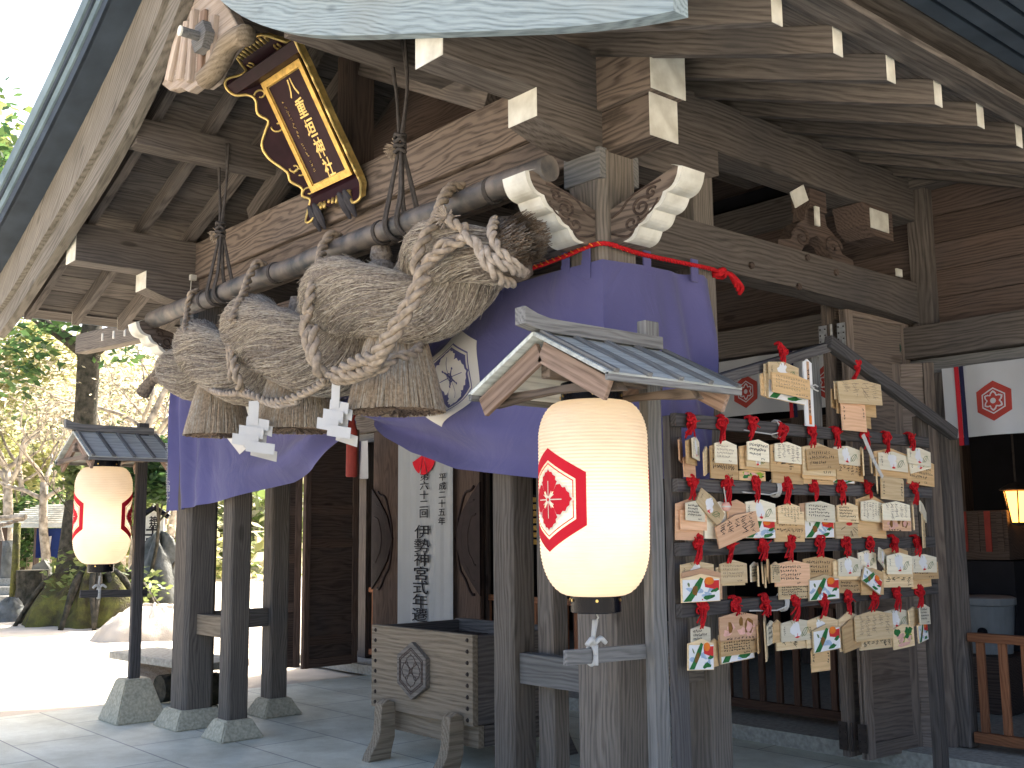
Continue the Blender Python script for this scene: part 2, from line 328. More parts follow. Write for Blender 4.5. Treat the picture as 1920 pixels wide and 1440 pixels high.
class MB:
    def __init__(s): s.v = []; s.f = []; s.m = []
    def add(s, vs, fs, m=0):
        o = len(s.v); s.v += [tuple(v) for v in vs]; s.f += [tuple(i+o for i in f) for f in fs]; s.m += [m]*len(fs)
    def box(s, c, d, m=0, rot=None):
        vs = []
        for x in (-.5, .5):
            for y in (-.5, .5):
                for z in (-.5, .5):
                    p = V((x*d[0], y*d[1], z*d[2]))
                    if rot: p = rot @ p
                    vs.append(V(c)+p)
        s.add(vs, [(0, 1, 3, 2), (4, 6, 7, 5), (0, 4, 5, 1), (2, 3, 7, 6), (0, 2, 6, 4), (1, 5, 7, 3)], m)
    def tube(s, pts, r, n=8, m=0, closed=False, caps=True):
        pts = [V(p) for p in pts]; N = len(pts); rr = r if hasattr(r, '__len__') else [r]*N
        t0 = (pts[1]-pts[0]).normalized(); u = t0.orthogonal().normalized(); vs = []
        for i in range(N):
            t = (pts[min(i+1, N-1)]-pts[max(i-1, 0)])
            t = t.normalized() if t.length > 1e-9 else t0
            u = (u-t*u.dot(t)); u = u.normalized() if u.length > 1e-6 else t.orthogonal().normalized()
            v = t.cross(u)
            for k in range(n):
                a = 2*math.pi*k/n; vs.append(pts[i]+(u*math.cos(a)+v*math.sin(a))*rr[i])
        fs = [(i*n+k, i*n+(k+1) % n, (i+1)*n+(k+1) % n, (i+1)*n+k) for i in range(N-1) for k in range(n)]
        if caps: fs += [tuple(range(n-1, -1, -1)), tuple(range((N-1)*n, N*n))]
        s.add(vs, fs, m)
    def lathe(s, prof, n=32, c=(0, 0, 0), m=0, jit=None):
        vs = []; 
        for (r, z) in prof:
            for k in range(n):
                a = 2*math.pi*k/n; q = r*(jit[k] if jit is not None else 1); vs.append((c[0]+q*math.cos(a), c[1]+q*math.sin(a), c[2]+z))
        fs = [(i*n+k, i*n+(k+1) % n, (i+1)*n+(k+1) % n, (i+1)*n+k) for i in range(len(prof)-1) for k in range(n)]
        s.add(vs, fs, m)
    def build(s, name, mat, parent=None, mw=None, smooth=False):
        if parent is not None and mw is None:      # vertices are in world space
            inv = WM[parent].inverted(); s.v = [inv @ V(v) for v in s.v]; mw = WM[parent]
        return link(name, mesh(name, s.v, s.f, s.m if len(set(s.m)) > 1 else None, smooth), mat, parent, mw)
def catmull(pts, n=8):
    P = [V(p) for p in pts]; P = [P[0]*2-P[1]]+P+[P[-1]*2-P[-2]]; out = []
    for i in range(1, len(P)-2):
        for k in range(n):
            t = k/n; a, b, c, d = P[i-1:i+3]
            out.append(.5*((2*b)+(c-a)*t+(2*a-5*b+4*c-d)*t*t+(3*b-a-3*c+d)*t**3))
    out.append(P[-2]); return out
def resample(pts, step):
    out = [pts[0]]; acc = 0
    for a, b in zip(pts, pts[1:]):
        L = (b-a).length
        if L < 1e-9: continue
        d = step-acc
        while d <= L: out.append(a.lerp(b, d/L)); d += step
        acc = L-(d-step)
    return out
def rope(mb, pts, r, strands=3, pitch=None, smooth=6, n=6, m=0):
    """laid rope: strands spiralling round a smooth path"""
    pitch = pitch or r*6.5; P = resample(catmull(pts, smooth), pitch/10)
    if len(P) < 4: P = catmull(pts, 12)
    N = len(P); u = (P[1]-P[0]).orthogonal().normalized(); fr = []
    for i in range(N):
        t = (P[min(i+1, N-1)]-P[max(i-1, 0)]).normalized(); u = (u-t*u.dot(t)).normalized(); fr.append((u.copy(), t.cross(u)))
    for s_ in range(strands):
        q = []
        for i in range(N):
            a = 2*math.pi*(i/10+s_/strands); q.append(P[i]+(fr[i][0]*math.cos(a)+fr[i][1]*math.sin(a))*r*.52)
        mb.tube(q, r*.56, n, m)
def regrain(o, ang):
    """turn the mesh's own X axis by ang in the XZ plane so the grain follows a slope"""
    R = Matrix.Rotation(-ang, 4, 'Y'); o.data.transform(R.inverted()); WM[o] = WM[o] @ R
    o.matrix_basis = (WM[o.parent].inverted() @ WM[o]) if o.parent else WM[o]; return o
def lerp_tab(tab, x):
    return float(np.interp(x, [t[0] for t in tab], [t[1] for t in tab]))
def flat_poly(loops, maxe=None):
    """tessellate (outer, holes...) 2D loops -> verts, tris, optionally refined"""
    L3 = [[V((p[0], p[1], 0)) for p in l] for l in loops]
    vs = [p for l in L3 for p in l]; tr = [tuple(t) for t in tessellate_polygon(L3)]
    if maxe:
        bm = bmesh.new(); bv = [bm.verts.new(v) for v in vs]
        for t in tr:
            try: bm.faces.new([bv[i] for i in t])
            except ValueError: pass
        for _ in range(7):
            le = [e for e in bm.edges if e.calc_length() > maxe]
            if not le: break
            bmesh.ops.subdivide_edges(bm, edges=le, cuts=1, use_grid_fill=False)
            bmesh.ops.triangulate(bm, faces=[f for f in bm.faces if len(f.verts) > 3])
        bm.verts.index_update(); vs = [v.co.copy() for v in bm.verts]; tr = [tuple(v.index for v in f.verts) for f in bm.faces]; bm.free()
    return vs, tr
def text_mesh(body, size, vertical=False, spacing=1.0, offset=0.0):
    """glyph outlines as a flat mesh (verts, faces) centred on the origin"""
    cu = bpy.data.curves.new('t', 'FONT'); cu.body = ('\n'.join(body) if vertical else body); cu.size = size
    cu.align_x = 'CENTER'; cu.align_y = 'CENTER'; cu.space_line = spacing; cu.resolution_u = 3; cu.offset = offset
    o = bpy.data.objects.new('t', cu); COL.objects.link(o)
    dg = bpy.context.evaluated_depsgraph_get(); me = bpy.data.meshes.new_from_object(o.evaluated_get(dg))
    vs = [v.co.copy() for v in me.vertices]; fs = [tuple(p.vertices) for p in me.polygons]
    bpy.data.objects.remove(o); bpy.data.curves.remove(cu); bpy.data.meshes.remove(me)
    if vs:
        c = V(((min(v.x for v in vs)+max(v.x for v in vs))/2, (min(v.y for v in vs)+max(v.y for v in vs))/2, 0)); vs = [v-c for v in vs]
    return vs, fs

# ------------------------------------------------------------------ hexagonal flower crest
def hexa(r, k=1.0): return [(r*k*math.sin(math.radians(60*i)), r*math.cos(math.radians(60*i))) for i in range(6)]
PET = [(0, .04), (.07, .12), (.15, .17), (.24, .23), (.25, .33), (.19, .385), (.195, .45), (.13, .485), (.10, .54), (.04, .55), (0, .60)]
def petal(ang, sc=1., wide=1.):
    pts = [(x*wide, y) for x, y in PET]+[(-x*wide, y) for x, y in reversed(PET[1:-1])]
    c, s = math.cos(ang), math.sin(ang); return [((x*c-y*s)*sc, (x*s+y*c)*sc) for x, y in pts]
def bar(x0, y0, x1, y1, w):
    dx, dy = x1-x0, y1-y0; l = math.hypot(dx, dy); nx, ny = -dy/l*w/2, dx/l*w/2
    return [(x0+nx, y0+ny), (x1+nx, y1+ny), (x1-nx, y1-ny), (x0-nx, y0-ny)]
def disc(cx, cy, r, n=14): return [(cx+r*math.cos(2*math.pi*i/n), cy+r*math.sin(2*math.pi*i/n)) for i in range(n)]
def crest(style):
    """list of (loops, material index, layer) on a hexagon of radius 1"""
    A = []
    if style == 'curtain':   # white ground, purple figure: mats 0 white 1 purple
        A += [([hexa(1)], 0, 0), ([hexa(.70), hexa(.665)], 1, 1), ([hexa(.615)], 1, 1)]
        for a in range(4): A += [([petal(math.pi/2*a, 1.0, 1.42 if a % 2 else 1.32)], 1, 2+a), ([[(x*.93, y*.965+.0) for x, y in petal(math.pi/2*a, .97, 1.33 if a % 2 else 1.23)]], 0, 2.5+a)]
        for a in range(4): A.append(([bar(0, 0, .40*math.sin(a*math.pi/2+.0), .40*math.cos(a*math.pi/2), .014)], 1, 7))
        for a in range(4):
            b = a*math.pi/2+math.pi/4; A.append(([bar(.05*math.sin(b), .05*math.cos(b), .19*math.sin(b), .19*math.cos(b), .016)], 1, 7)); A.append(([disc(.2*math.sin(b), .2*math.cos(b), .025, 8)], 1, 7))
        A.append(([disc(0, 0, .085), disc(0, 0, .06)], 1, 7))
    if style == 'lantern':   # mats 0 red 1 cream
        A += [([hexa(1), hexa(.76)], 0, 0), ([hexa(.71), hexa(.685)], 0, 0)]
        for a in range(4): A += [([petal(math.pi/2*a, 1.06, 1.30 if a % 2 else 1.2)], 1, a*.5), ([petal(math.pi/2*a, .98, 1.2 if a % 2 else 1.1)], 0, a*.5+.25)]
        for a in range(4):
            A.append(([bar(0, 0, .36*math.sin(a*math.pi/2), .36*math.cos(a*math.pi/2), .022)], 1, 3))
            for o in (-.55, .55):
                b = a*math.pi/2+o; A.append(([bar(.03*math.sin(b), .03*math.cos(b), .19*math.sin(b), .19*math.cos(b), .022)], 1, 3))
        A.append(([disc(0, 0, .075)], 1, 3.3)); A.append(([disc(0, 0, .035)], 0, 4))
    if style == 'hall':      # mats 0 red 1 white
        A += [([hexa(1)], 0, 0), ([hexa(.66), hexa(.59)], 1, 1)]
        for a in range(6):
            A.append(([petal(math.pi/3*a, .88, .85)], 1, 1)); A.append(([petal(math.pi/3*a, .72, .72)], 0, 2))
        A.append(([disc(0, 0, .14)], 1, 3))
    return A
def crest_on(name, style, mats, fn, parent, step=.0009, maxe=None, R=1.):
    """fn(x, y, lift) -> world point"""
    mb = MB()
    for loops, mi, lay in crest(style):
        vs, tr = flat_poly([[(x*R, y*R) for x, y in l] for l in loops], maxe)
        mb.add([fn(v.x, v.y, step*(lay+1)) for v in vs], tr, mi)
    return mb.build(name, mats, parent)

# ================================================================== GROUND
XC = -2.305
def ground():
    rnd = random.Random(2); n = 90; vs = []; fs = []
    xs = np.concatenate([np.linspace(-400, -40, 10), np.linspace(-38, 6, 89), np.linspace(10, 300, 8)])
    ys = np.concatenate([np.linspace(-200, -9, 8), np.linspace(-8, 30, 77), np.linspace(35, 500, 10)])
    for y in ys:
        for x in xs:
            z = -.03
            if x < -6.4: z += .02*math.sin(x*1.3)*math.sin(y*1.7+1)+.012*math.sin(x*4.1+y*2.3)
            vs.append((x, y, z))
    w_ = len(xs)
    fs = [(j*w_+i, j*w_+i+1, (j+1)*w_+i+1, (j+1)*w_+i) for j in range(len(ys)-1) for i in range(w_-1)]
    tag(link('ground', mesh('ground', vs, fs, smooth=True), 'sand'), kind='structure')
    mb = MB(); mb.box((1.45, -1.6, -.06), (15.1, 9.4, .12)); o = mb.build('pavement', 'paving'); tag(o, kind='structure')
ground()

# ================================================================== PORCH ROOF CURVES
zr_t = [(0, 5.0), (.5, 4.66), (1.1, 4.345), (1.6, 4.13), (2.3, 3.885), (3.0, 3.63), (3.755, 3.365), (4.4, 3.17)]
zb_t = [(0, 4.97), (.18, 4.80), (.47, 4.52), (.64, 4.42), (.98, 4.205), (1.5, 3.965), (2.2, 3.705), (2.64, 3.555), (3.01, 3.42), (3.44, 3.282), (3.80, 3.19)]
zu_t = [(0, 5.5), (.65, 5.03), (1.35, 4.67), (2.0, 4.36), (2.67, 4.075), (3.45, 3.765), (4.0, 3.60), (4.3, 3.53), (4.6, 3.48)]
def curve(tab, deg=4):
    c = np.polyfit([t[0] for t in tab], [t[1] for t in tab], deg); return lambda d: float(np.polyval(c, d))
zr, zb, zu = curve(zr_t), curve(zb_t, 5), curve(zu_t)

porch = thing('shrine_porch', 'weathered timber shrine porch with white painted beam ends, curved gable and stone footed posts', 'shrine porch')
H = .245
SX = .71
def frustum(x, y, wt, wb, h, parent, mat='stone_base', name='stone_base', chip=0.):
    bm = bmesh.new(); vs = []
    for z, w_ in ((0, wb), (h, wt)):
        for a, b in ((-1, -1), (1, -1), (1, 1), (-1, 1)): vs.append(bm.verts.new((a*w_/2, b*w_/2, z)))
    for f in ((3, 2, 1, 0), (4, 5, 6, 7), (0, 1, 5, 4), (1, 2, 6, 5), (2, 3, 7, 6), (3, 0, 4, 7)): bm.faces.new([vs[i] for i in f])
    bmesh.ops.bevel(bm, geom=bm.edges[:], offset=.010, segments=2, affect='EDGES')
    bmesh.ops.subdivide_edges(bm, edges=bm.edges[:], cuts=1)
    rnd = random.Random(int(x*100))
    for v in bm.verts: v.co += V((rnd.uniform(-1, 1), rnd.uniform(-1, 1), 0))*.0022
    me = bpy.data.meshes.new(name); bm.to_mesh(me); bm.free()
    return link(name, me, mat, parent, Matrix.Translation((x, y, 0)))
def chamfer_post(name, x, y, z0, z1, w_, c, mat, parent):
    p = [(-w_/2+c, -w_/2), (w_/2-c, -w_/2), (w_/2, -w_/2+c), (w_/2, w_/2-c), (w_/2-c, w_/2), (-w_/2+c, w_/2), (-w_/2, w_/2-c), (-w_/2, -w_/2+c)]
    # local XY = world -Z?  keep mesh X along the height for the grain
    mw = axes((x, y, z0), (0, 0, 1), (1, 0, 0), (0, 1, 0))
    vs = [(0, a, b) for a, b in p]+[(z1-z0, a, b) for a, b in p]; n = 8
    fs = [tuple(range(n-1, -1, -1)), tuple(range(n, 2*n))]+[(i, (i+1) % n, (i+1) % n+n, i+n) for i in range(n)]
    return link(name, mesh(name, vs, fs), mat, parent, mw)
for px_, sgn in ((0., -1), (-4.61, 1)):
    p = chamfer_post('pillar', px_, 0, .14, 3.36, .262, .034, 'timber_post', porch); frustum(px_, 0, .31, .45, .14, p)
    q = chamfer_post('support_post', px_+sgn*SX, 0, .14, 2.86, .165, .014, 'timber_post', porch); frustum(px_+sgn*SX, 0, .21, .35, .14, q)
    r = chamfer_post('support_post', px_, .722, .14, 3.56, .165, .014, 'timber_post', porch); frustum(px_, .722, .21, .36, .14, r)
    s = chamfer_post('support_post', px_+sgn*(SX-.17), .12, .14, 2.84, .12, .01, 'timber_post', porch) if sgn < 0 else None
    a, b = sorted((px_+sgn*.131, px_+sgn*(SX-.08)))
    beam('tie_rail', (a, 0, .79), (b, 0, .79), .075, .155, 'timber_grey' if sgn < 0 else 'box_wood', porch)
    beam('tie_rail', (px_, .131, .80), (px_, .64, .80), .075, .15, 'timber_post', porch)

# transverse beams of the front
beam('lower_front_beam', (-4.61-.42, 0, 3.455), (.42, 0, 3.455), .18, .212, 'timber_red', porch, bev=.01)
beam('upper_front_beam', (-4.61-.455, 0, 3.715), (.455, 0, 3.715), .25, .30, 'timber_red', porch, bev=.012)
cap(porch, (.4225, 0, 3.455), 'x', .202, .213); cap(porch, (.4575, 0, 3.715), 'x', .252, .302)
cap(porch, (-4.61-.4225, 0, 3.455), 'x', .202, .213); cap(porch, (-4.61-.4575, 0, 3.715), 'x', .252, .302)
# rainbow beam (front) and side rainbow beams between z 2.87 and 3.11
def arch_beam(name, x0, x1, zt, zb_, rise, w_, mat, mw):
    n = 14; top = [(x0+(x1-x0)*i/n, zt) for i in range(n+1)]
    bot = [(x0+(x1-x0)*i/n, zb_+rise*math.sin(math.pi*i/n)**.6) for i in range(n, -1, -1)]
    return prism(name, top+bot, w_, mat, porch, mw)
arch_beam('rainbow_beam', -4.48, -.13, 3.14, 2.86, .05, .17, 'timber_red', XZ(.085))
for px_ in (0., -4.61):
    arch_beam('rainbow_beam', .13, 2.98, 3.14, 2.86, .045, .17, 'timber', YZ(px_-.085))
    # keta: long plate beams that carry the rafters
    beam('eaves_beam', (px_, -1.085, 3.72), (px_, 3.0, 3.72), .20, .30, 'timber', porch, bev=.01)
    cap(porch, (px_, -1.0875, 3.72), 'y', .202, .302)
    # bracket arm with a curved underside
    n = 12; poly = [(-.53, 3.57), (-.53, 3.432)]
    for i in range(1, n+1):
        t = i/n; poly.append((-.53+.40*t, 3.432-.085*math.sin(t*math.pi/2)))
    poly += [(.45, 3.347)] + [(.45+.38*(i/8), 3.347+.085*(1-math.cos(i/8*math.pi/2))) for i in range(1, 9)] + [(.83, 3.57)]
    prism('bracket_arm', poly[::-1], .20, 'timber', porch, YZ(px_-.10))
    cap(porch, (px_, -.5325, 3.501), 'y', .203, .141)
    # bearing block on the pillar front, paler grey painting the sky light it catches
    beam('bearing_block', (px_-.128, 0, 3.29), (px_+.128, 0, 3.29), .285, .16, 'timber_grey', porch)

# carved nosings with scalloped white fronts
def nosing(parent, origin, xdir, white=True):
    """profile in (s = distance out from pillar, z)"""
    top = [(.12, 3.12-.085), (.56, 3.155)]
    # scalloped lower front edge from tip down to the pillar
    pts = []; a = V((.580, 3.115)); b = V((.235, 2.868)); n = 4
    for k in range(n):
        p, q = a.lerp(b, k/n), a.lerp(b, (k+1)/n); d = (q-p); nn = V((-d.y, d.x)).normalized()*-1
        for i in range(6):
            t = i/6; pts.append(p.lerp(q, t)+nn*(-.020)*math.sin(math.pi*t)*(1 if k else .9))
    pts.append(b)
    poly = [(.12, 3.05), (.54, 3.165), (.59, 3.15)]+[(p[0], p[1]) for p in pts]+[(.12, 2.868)]
    wd = .155; y = V((0, 0, 1)); x = V(xdir); z = x.cross(y)
    mw = axes(V(origin)-z*wd/2, x, y, z)
    o = prism('carved_nosing', poly, wd, 'timber_red', parent, mw)
    # white painted front band: thin skin following the scallops
    mb = MB(); path = [(.545, 3.170), (.594, 3.153)]+[(p[0]+.004, p[1]-.002) for p in pts]
    for i in range(len(path)-1):
        (x0, z0), (x1, z1) = path[i], path[i+1]
        q = [V(origin)+x*x0+y*z0+z*(s*(wd/2+.003)) for s in (-1, 1)]+[V(origin)+x*x1+y*z1+z*(s*(wd/2+.003)) for s in (1, -1)]
        mb.add(q, [(0, 1, 2, 3)])
    # narrow returns on both cheeks
    for s in (-1, 1):
        for i in range(len(path)-1):
            (x0, z0), (x1, z1) = path[i], path[i+1]; k = .028
            ix, iz = -.024, .010; q = [V(origin)+x*a_+y*b_+z*(s*(wd/2+.0035)) for a_, b_ in ((x0, z0), (x0+ix, z0+iz), (x1+ix, z1+iz), (x1, z1))]
            mb.add(q, [(0, 1, 2, 3)])
    mb.build('painted_front', 'white_paint', o)
    # carved cloud scroll on both cheeks
    mb = MB()
    for s in (-1, 1):
        for (cx, cz, r0, turns, sg) in ((.335, 3.02, .062, 1.5, 1), (.27, 2.955, .05, 1.2, -1), (.40, 3.075, .035, 1.1, 1)):
            P = []
            for i in range(26):
                t = i/25; a = t*turns*2*math.pi*sg+.6; rr = r0*(1-.78*t)
                P.append(V(origin)+x*(cx+rr*math.cos(a))+y*(cz+rr*.8*math.sin(a))+z*(s*(wd/2+.002)))
            mb.tube(P, .0075, 5)
        P = [V(origin)+x*a_+y*b_+z*(s*(wd/2+.002)) for a_, b_ in ((.14, 3.01), (.20, 3.03), (.26, 3.08), (.36, 3.11), (.46, 3.12))]
        mb.tube(catmull(P, 5), .006, 5)
        P = [V(origin)+x*a_+y*b_+z*(s*(wd/2+.002)) for a_, b_ in ((.14, 2.93), (.20, 2.905), (.26, 2.90), (.32, 2.955), (.40, 2.99), (.44, 3.04))]
        mb.tube(catmull(P, 5), .006, 5)
    mb.build('carved_scroll', 'timber_dark', o, smooth=True)
    return o
for px_ in (0., -4.61):
    nosing(porch, (px_, 0, 0), (0, -1, 0))
nosing(porch, (0, 0, 0), (1, 0, 0)); nosing(porch, (-4.61, 0, 0), (-1, 0, 0))

# rafters, boards, purlins
RY = [-.955, -.545, -.135, .27, .675, 1.08, 1.49, 1.91, 2.33, 2.75]
def rafter(side, y):
    mb = MB(); n = 14; w_ = .062; h = .118; vs = []
    for i in range(n+1):
        d = .04+(3.755-.04)*i/n; x = XC+side*d; z = zr(d)
        vs += [(x, y-w_/2, z), (x, y+w_/2, z), (x, y+w_/2, z+h), (x, y-w_/2, z+h)]
    fs = [(0, 1, 2, 3)]+[(i*4+k, i*4+(k+1) % 4, (i+1)*4+(k+1) % 4, (i+1)*4+k) for i in range(n) for k in range(4)]+[tuple(n*4+k for k in (3, 2, 1, 0))]
    mb.add(vs, fs); o = regrain(mb.build('rafter', 'timber', porch), -side*.40)
    mbw = MB(); x = XC+side*3.7575; z = zr(3.755); mbw.box((x, y, z+h/2), (.004, w_+.002, h+.002))
    mbw.build('painted_end', 'white_paint', o)
for side in (-1, 1):
    for y in RY: rafter(side, y)
    ds = np.linspace(.02, 3.95, 17)
    for d0, d1 in zip(ds, ds[1:]):
        d0 += .006; x0, x1 = XC+side*d0, XC+side*d1; z0, z1 = zr(d0)+.121, zr(d1)+.121; t = .024
        a = V(((x0+x1)/2, -1.115, (z0+z1)/2+t/2)); b = V((a.x, 3.0, a.z)); up = V((z0-z1, 0, (x1-x0))) * (1 if x1 > x0 else -1)
        beam('roof_board', a, b, math.hypot(x1-x0, z1-z0), t, 'timber', porch, up=up, bev=.003)
    X = XC+side*1.1
    beam('purlin', (X, -1.11, zr(1.1)-.10), (X, 3.0, zr(1.1)-.10), .16, .19, 'timber', porch)
    # eaves fillets beyond the rafter tips
    for (da, db, zo, hh) in ((3.77, 3.85, .118, .085), (3.79, 3.97, .205, .05)):
        beam('eaves_fillet', (XC+side*(da+db)/2, -1.11, zr(3.755)+zo+hh/2-.02), (XC+side*(da+db)/2, 3.0, zr(3.755)+zo+hh/2-.02), db-da, hh, 'timber', porch, bev=.004)
for side in (-1, 1):
    for k in range(4):
        d_ = 4.02+.10*k; beam('eaves_layer', (XC+side*d_, -1.11, zu(d_)-.03+.008*k), (XC+side*d_, 3.0, zu(d_)-.03+.008*k), .07, .035, 'roof_dark', porch, bev=.004)
beam('ridge_beam', (XC, -1.11, 4.86), (XC, 3.0, 4.86), .18, .24, 'timber', porch)
# king strut, gable boarding on the beam line and slanting struts
post('king_strut', XC, .0, 3.866, 4.74, .20, .17, 'timber_dark', porch)
gp = [(XC-1.9, 3.87)]+[(XC+d, zr(abs(d))-.01) for d in np.linspace(-1.9, 1.9, 17)]+[(XC+1.9, 3.87)]
prism('gable_wall', [(a, b) for a, b in gp][::-1], .03, 'timber_dark', porch, XZ(.62))
for side in (-1, 1):
    beam('slanting_strut', (XC+side*.12, .0, 4.62), (XC+side*1.45, .0, 3.94), .10, .13, 'timber', porch)

# thick metal-clad roof with front fascia
def roof_shell(side):
    mb = MB(); ds = np.linspace(0, 4.35, 24); Y0, Y1 = -1.43, 3.05
    u = [(XC+side*d, zu(d)) for d in ds]; T = [(XC+side*d, zu(d)+.27+.06*(d/4.35)) for d in ds]
    n = len(ds); vs = []
    for (x, z) in u: vs += [(x, Y0, z), (x, Y1, z)]
    for (x, z) in T: vs += [(x, Y0, z), (x, Y1, z)]
    fs = [(2*i, 2*i+1, 2*i+3, 2*i+2) for i in range(n-1)]+[(2*n+2*i, 2*n+2*i+2, 2*n+2*i+3, 2*n+2*i+1) for i in range(n-1)]
    mi = [0]*len(fs)
    fs += [(2*(n-1), 2*(n-1)+1, 4*n-1, 4*n-2)]; mi += [0]
    fs += [(2*i+1, 2*i+3, 2*n+2*i+3, 2*n+2*i+1) for i in range(n-1)]; mi += [0]*(n-1)
    mb.add(vs, fs, 0)
    # layered fascia: three stepped bands
    for (za, zb__, yo, m) in ((0, .09, -.004, 0), (.09, .17, -.018, 1), (.17, .21, -.034, 0), (.21, .33, -.05, 1)):
        v2 = []
        for (x, z) in u: v2 += [(x, Y0+yo, z+za), (x, Y0+yo, z+zb__), (x, Y0+.02, z+za), (x, Y0+.02, z+zb__)]
        f2 = [(4*i, 4*i+4, 4*i+5, 4*i+1) for i in range(n-1)]+[(4*i, 4*i+2, 4*i+6, 4*i+4) for i in range(n-1)]+[(4*i+1, 4*i+5, 4*i+7, 4*i+3) for i in range(n-1)]
        mb.add(v2, f2, m)
    mb.build('roof', ['roof_dark', 'roof_edge'], porch)
for s in (-1, 1): roof_shell(s)

# bargeboards
def barge(side, mat):
    ds = np.linspace(.03, 3.80, 30)
    lo = [(XC+side*d, zb(d)) for d in ds]; mid = [(XC+side*d, zb(d)+.24-.02*d) for d in ds]; up = [(XC+side*d, zu(d)-.002) for d in ds]
    def strip(a, b, y0, y1, nm, par):
        n = len(a); vs = []
        for (p, q) in zip(a, b): vs += [(p[0], y0, p[1]), (q[0], y0, q[1]), (q[0], y1, q[1]), (p[0], y1, p[1])]
        fs = [(i*4+k, i*4+(k+1) % 4, (i+1)*4+(k+1) % 4, (i+1)*4+k) for i in range(n-1) for k in range(4)]+[(0, 1, 2, 3), tuple((n-1)*4+k for k in (3, 2, 1, 0))]
        mb = MB(); mb.add(vs, fs); return regrain(mb.build(nm, mat, par), -side*.40)
    o = strip(lo, mid, -1.195, -1.12, 'bargeboard', porch)
    strip([(a, b+.002) for a, b in mid], up, -1.235, -1.122, 'bargeboard_upper', o)
barge(-1, 'timber_barge_l'); barge(1, 'timber_barge')

# gable pendant
gpx = [(345, 75), (330, 100), (303, 158), (318, 170), (338, 164), (352, 172), (368, 160), (382, 164), (400, 150), (412, 122), (430, 88), (462, 62), (430, 20), (390, -30), (350, -30), (345, 20)]
gpx = [(330, 100), (303, 158), (318, 170), (338, 164), (352, 172), (368, 160), (382, 164), (398, 152), (408, 128), (425, 100), (455, 66), (430, 20), (390, -40), (340, -40)]
gq = [at(a, b, 'Y', -1.115) for a, b in gpx]
g = prism('gable_pendant', [(p.x, p.z) for p in gq], .07, 'timber_pale', porch, XZ(-1.045), bev=.006)
mb = MB()
for a0, a1, b0, b1, rr in ((317, 152, 338, 60, .034), (337, 150, 352, 40, .036), (357, 154, 366, 20, .034), (376, 148, 384, 20, .034), (394, 136, 404, 30, .034)):
    pa, pb = at(a0, a1, 'Y', -1.125), at(b0, b1, 'Y', -1.125)
    beam('pendant_plank', pa, pb, rr*1.9, .035+.012*((a0//20) % 2), 'timber_warm' if a0 == 376 else 'timber_pale', g, up=(0, 1, 0), bev=.012)
mb = MB(); c = at(372, 68, 'Y', -1.20)
mb.add([c+V((.10*math.cos(a), dy, .10*math.sin(a))) for dy in (0, .06) for a in [math.pi/3*i for i in range(6)]], [(0, 1, 2, 3, 4, 5), (11, 10, 9, 8, 7, 6)]+[(i, (i+1) % 6, (i+1) % 6+6, i+6) for i in range(6)], 0)
mb.tube([c+V((0, .01, 0)), c+V((0, -.11, 0))], .030, 12, 1)
mb.tube([c+V((0, -.11, 0)), c+V((0, -.12, 0))], .032, 12, 2)
mb.build('pendant_boss', ['timber_grey', 'timber_grey', 'white_paint'], g)
mb = MB(); P = [at(a, b, 'Y', -1.16) for a, b in ((462, 66), (446, 70), (428, 84), (414, 112), (400, 134), (384, 150))]; mb.tube(catmull(P, 5), .062, 10)
mb.build('pendant_fin', 'box_wood', g, smooth=True)

# carved frog-leg struts and bracket pieces on the right side, between rainbow beam and eaves beam
def frogleg(x, y0):
    pts = [(-.42, 0), (-.40, .05), (-.28, .07), (-.20, .18), (-.12, .22), (-.10, .30), (.10, .30), (.12, .22), (.20, .18), (.28, .07), (.40, .05), (.42, 0), (.18, 0), (.10, .10), (0, .14), (-.10, .10), (-.18, 0)]
    o = prism('frogleg_strut', [(y0+a, 3.142+b) for a, b in pts][::-1], .09, 'timber_dark', porch, YZ(x-.045))
    mb = MB()
    for s in (-1, 1):
        P = [V((x+.05, y0+s*(.17+.10*(1-t)*math.cos(t*9)), 3.24+.07*(1-t)*math.sin(t*9))) for t in np.linspace(0, .9, 20)]
        mb.tube(P, .011, 5)
    mb.build('carved_scroll', 'timber_dark', o, smooth=True)
    beam('bearing_block', (x, y0-.09, 3.50), (x, y0+.09, 3.50), .14, .13, 'timber_dark', porch)
frogleg(0, 1.85); frogleg(-4.61, 1.85)
o = prism('bracket_block', [(2.30, 3.42), (2.40, 3.36), (2.62, 3.36), (2.62, 3.56), (2.26, 3.56)], .22, 'timber_dark', porch, YZ(-.09))
mbx = MB(); mbx.box((.133, 2.45, 3.47), (.006, .22, .13)); mbx.build('painted_end', 'white_paint', porch)
for (y, z, w_, h) in ((1.60, 3.47, .15, .10), (1.78, 3.38, .045, .12), (2.72, 3.17, .07, .05)):
    mbx = MB(); mbx.box((.10, y, z), (.012, w_, h), rot=Matrix.Rotation(.5 if y < 1.7 else 0, 3, 'X')); mbx.build('painted_end', 'white_paint', porch)
# iron bolts in the side rainbow beam
for (a, b) in ((1408, 498), (1513, 483), (1567, 511), (1497, 538)):
    p = at(a, b, 'X', .088); mb = MB(); mb.tube([p+V((-.002, 0, 0)), p+V((.012, 0, 0))], .021, 10); mb.build('bolt_cap', 'timber_dark', porch)
# dark ceiling closing the porch toward the hall
# small white junction box on the left eaves beam
mb = MB(); p = at(361, 521, 'X', -4.50); mb.box(p, (.05, .05, .045)); mb.tube([p+V((0, -.01, -.02)), p+V((0, -.02, -.22))], .004, 5); mb.build('junction_box', 'white_paint', porch)

# ================================================================== HALL
hall = thing('shrine_hall', 'dark timber worship hall standing behind the porch, with lattice rails and white crest curtains', 'shrine hall', (0, 3, 0))
YH = 3.05
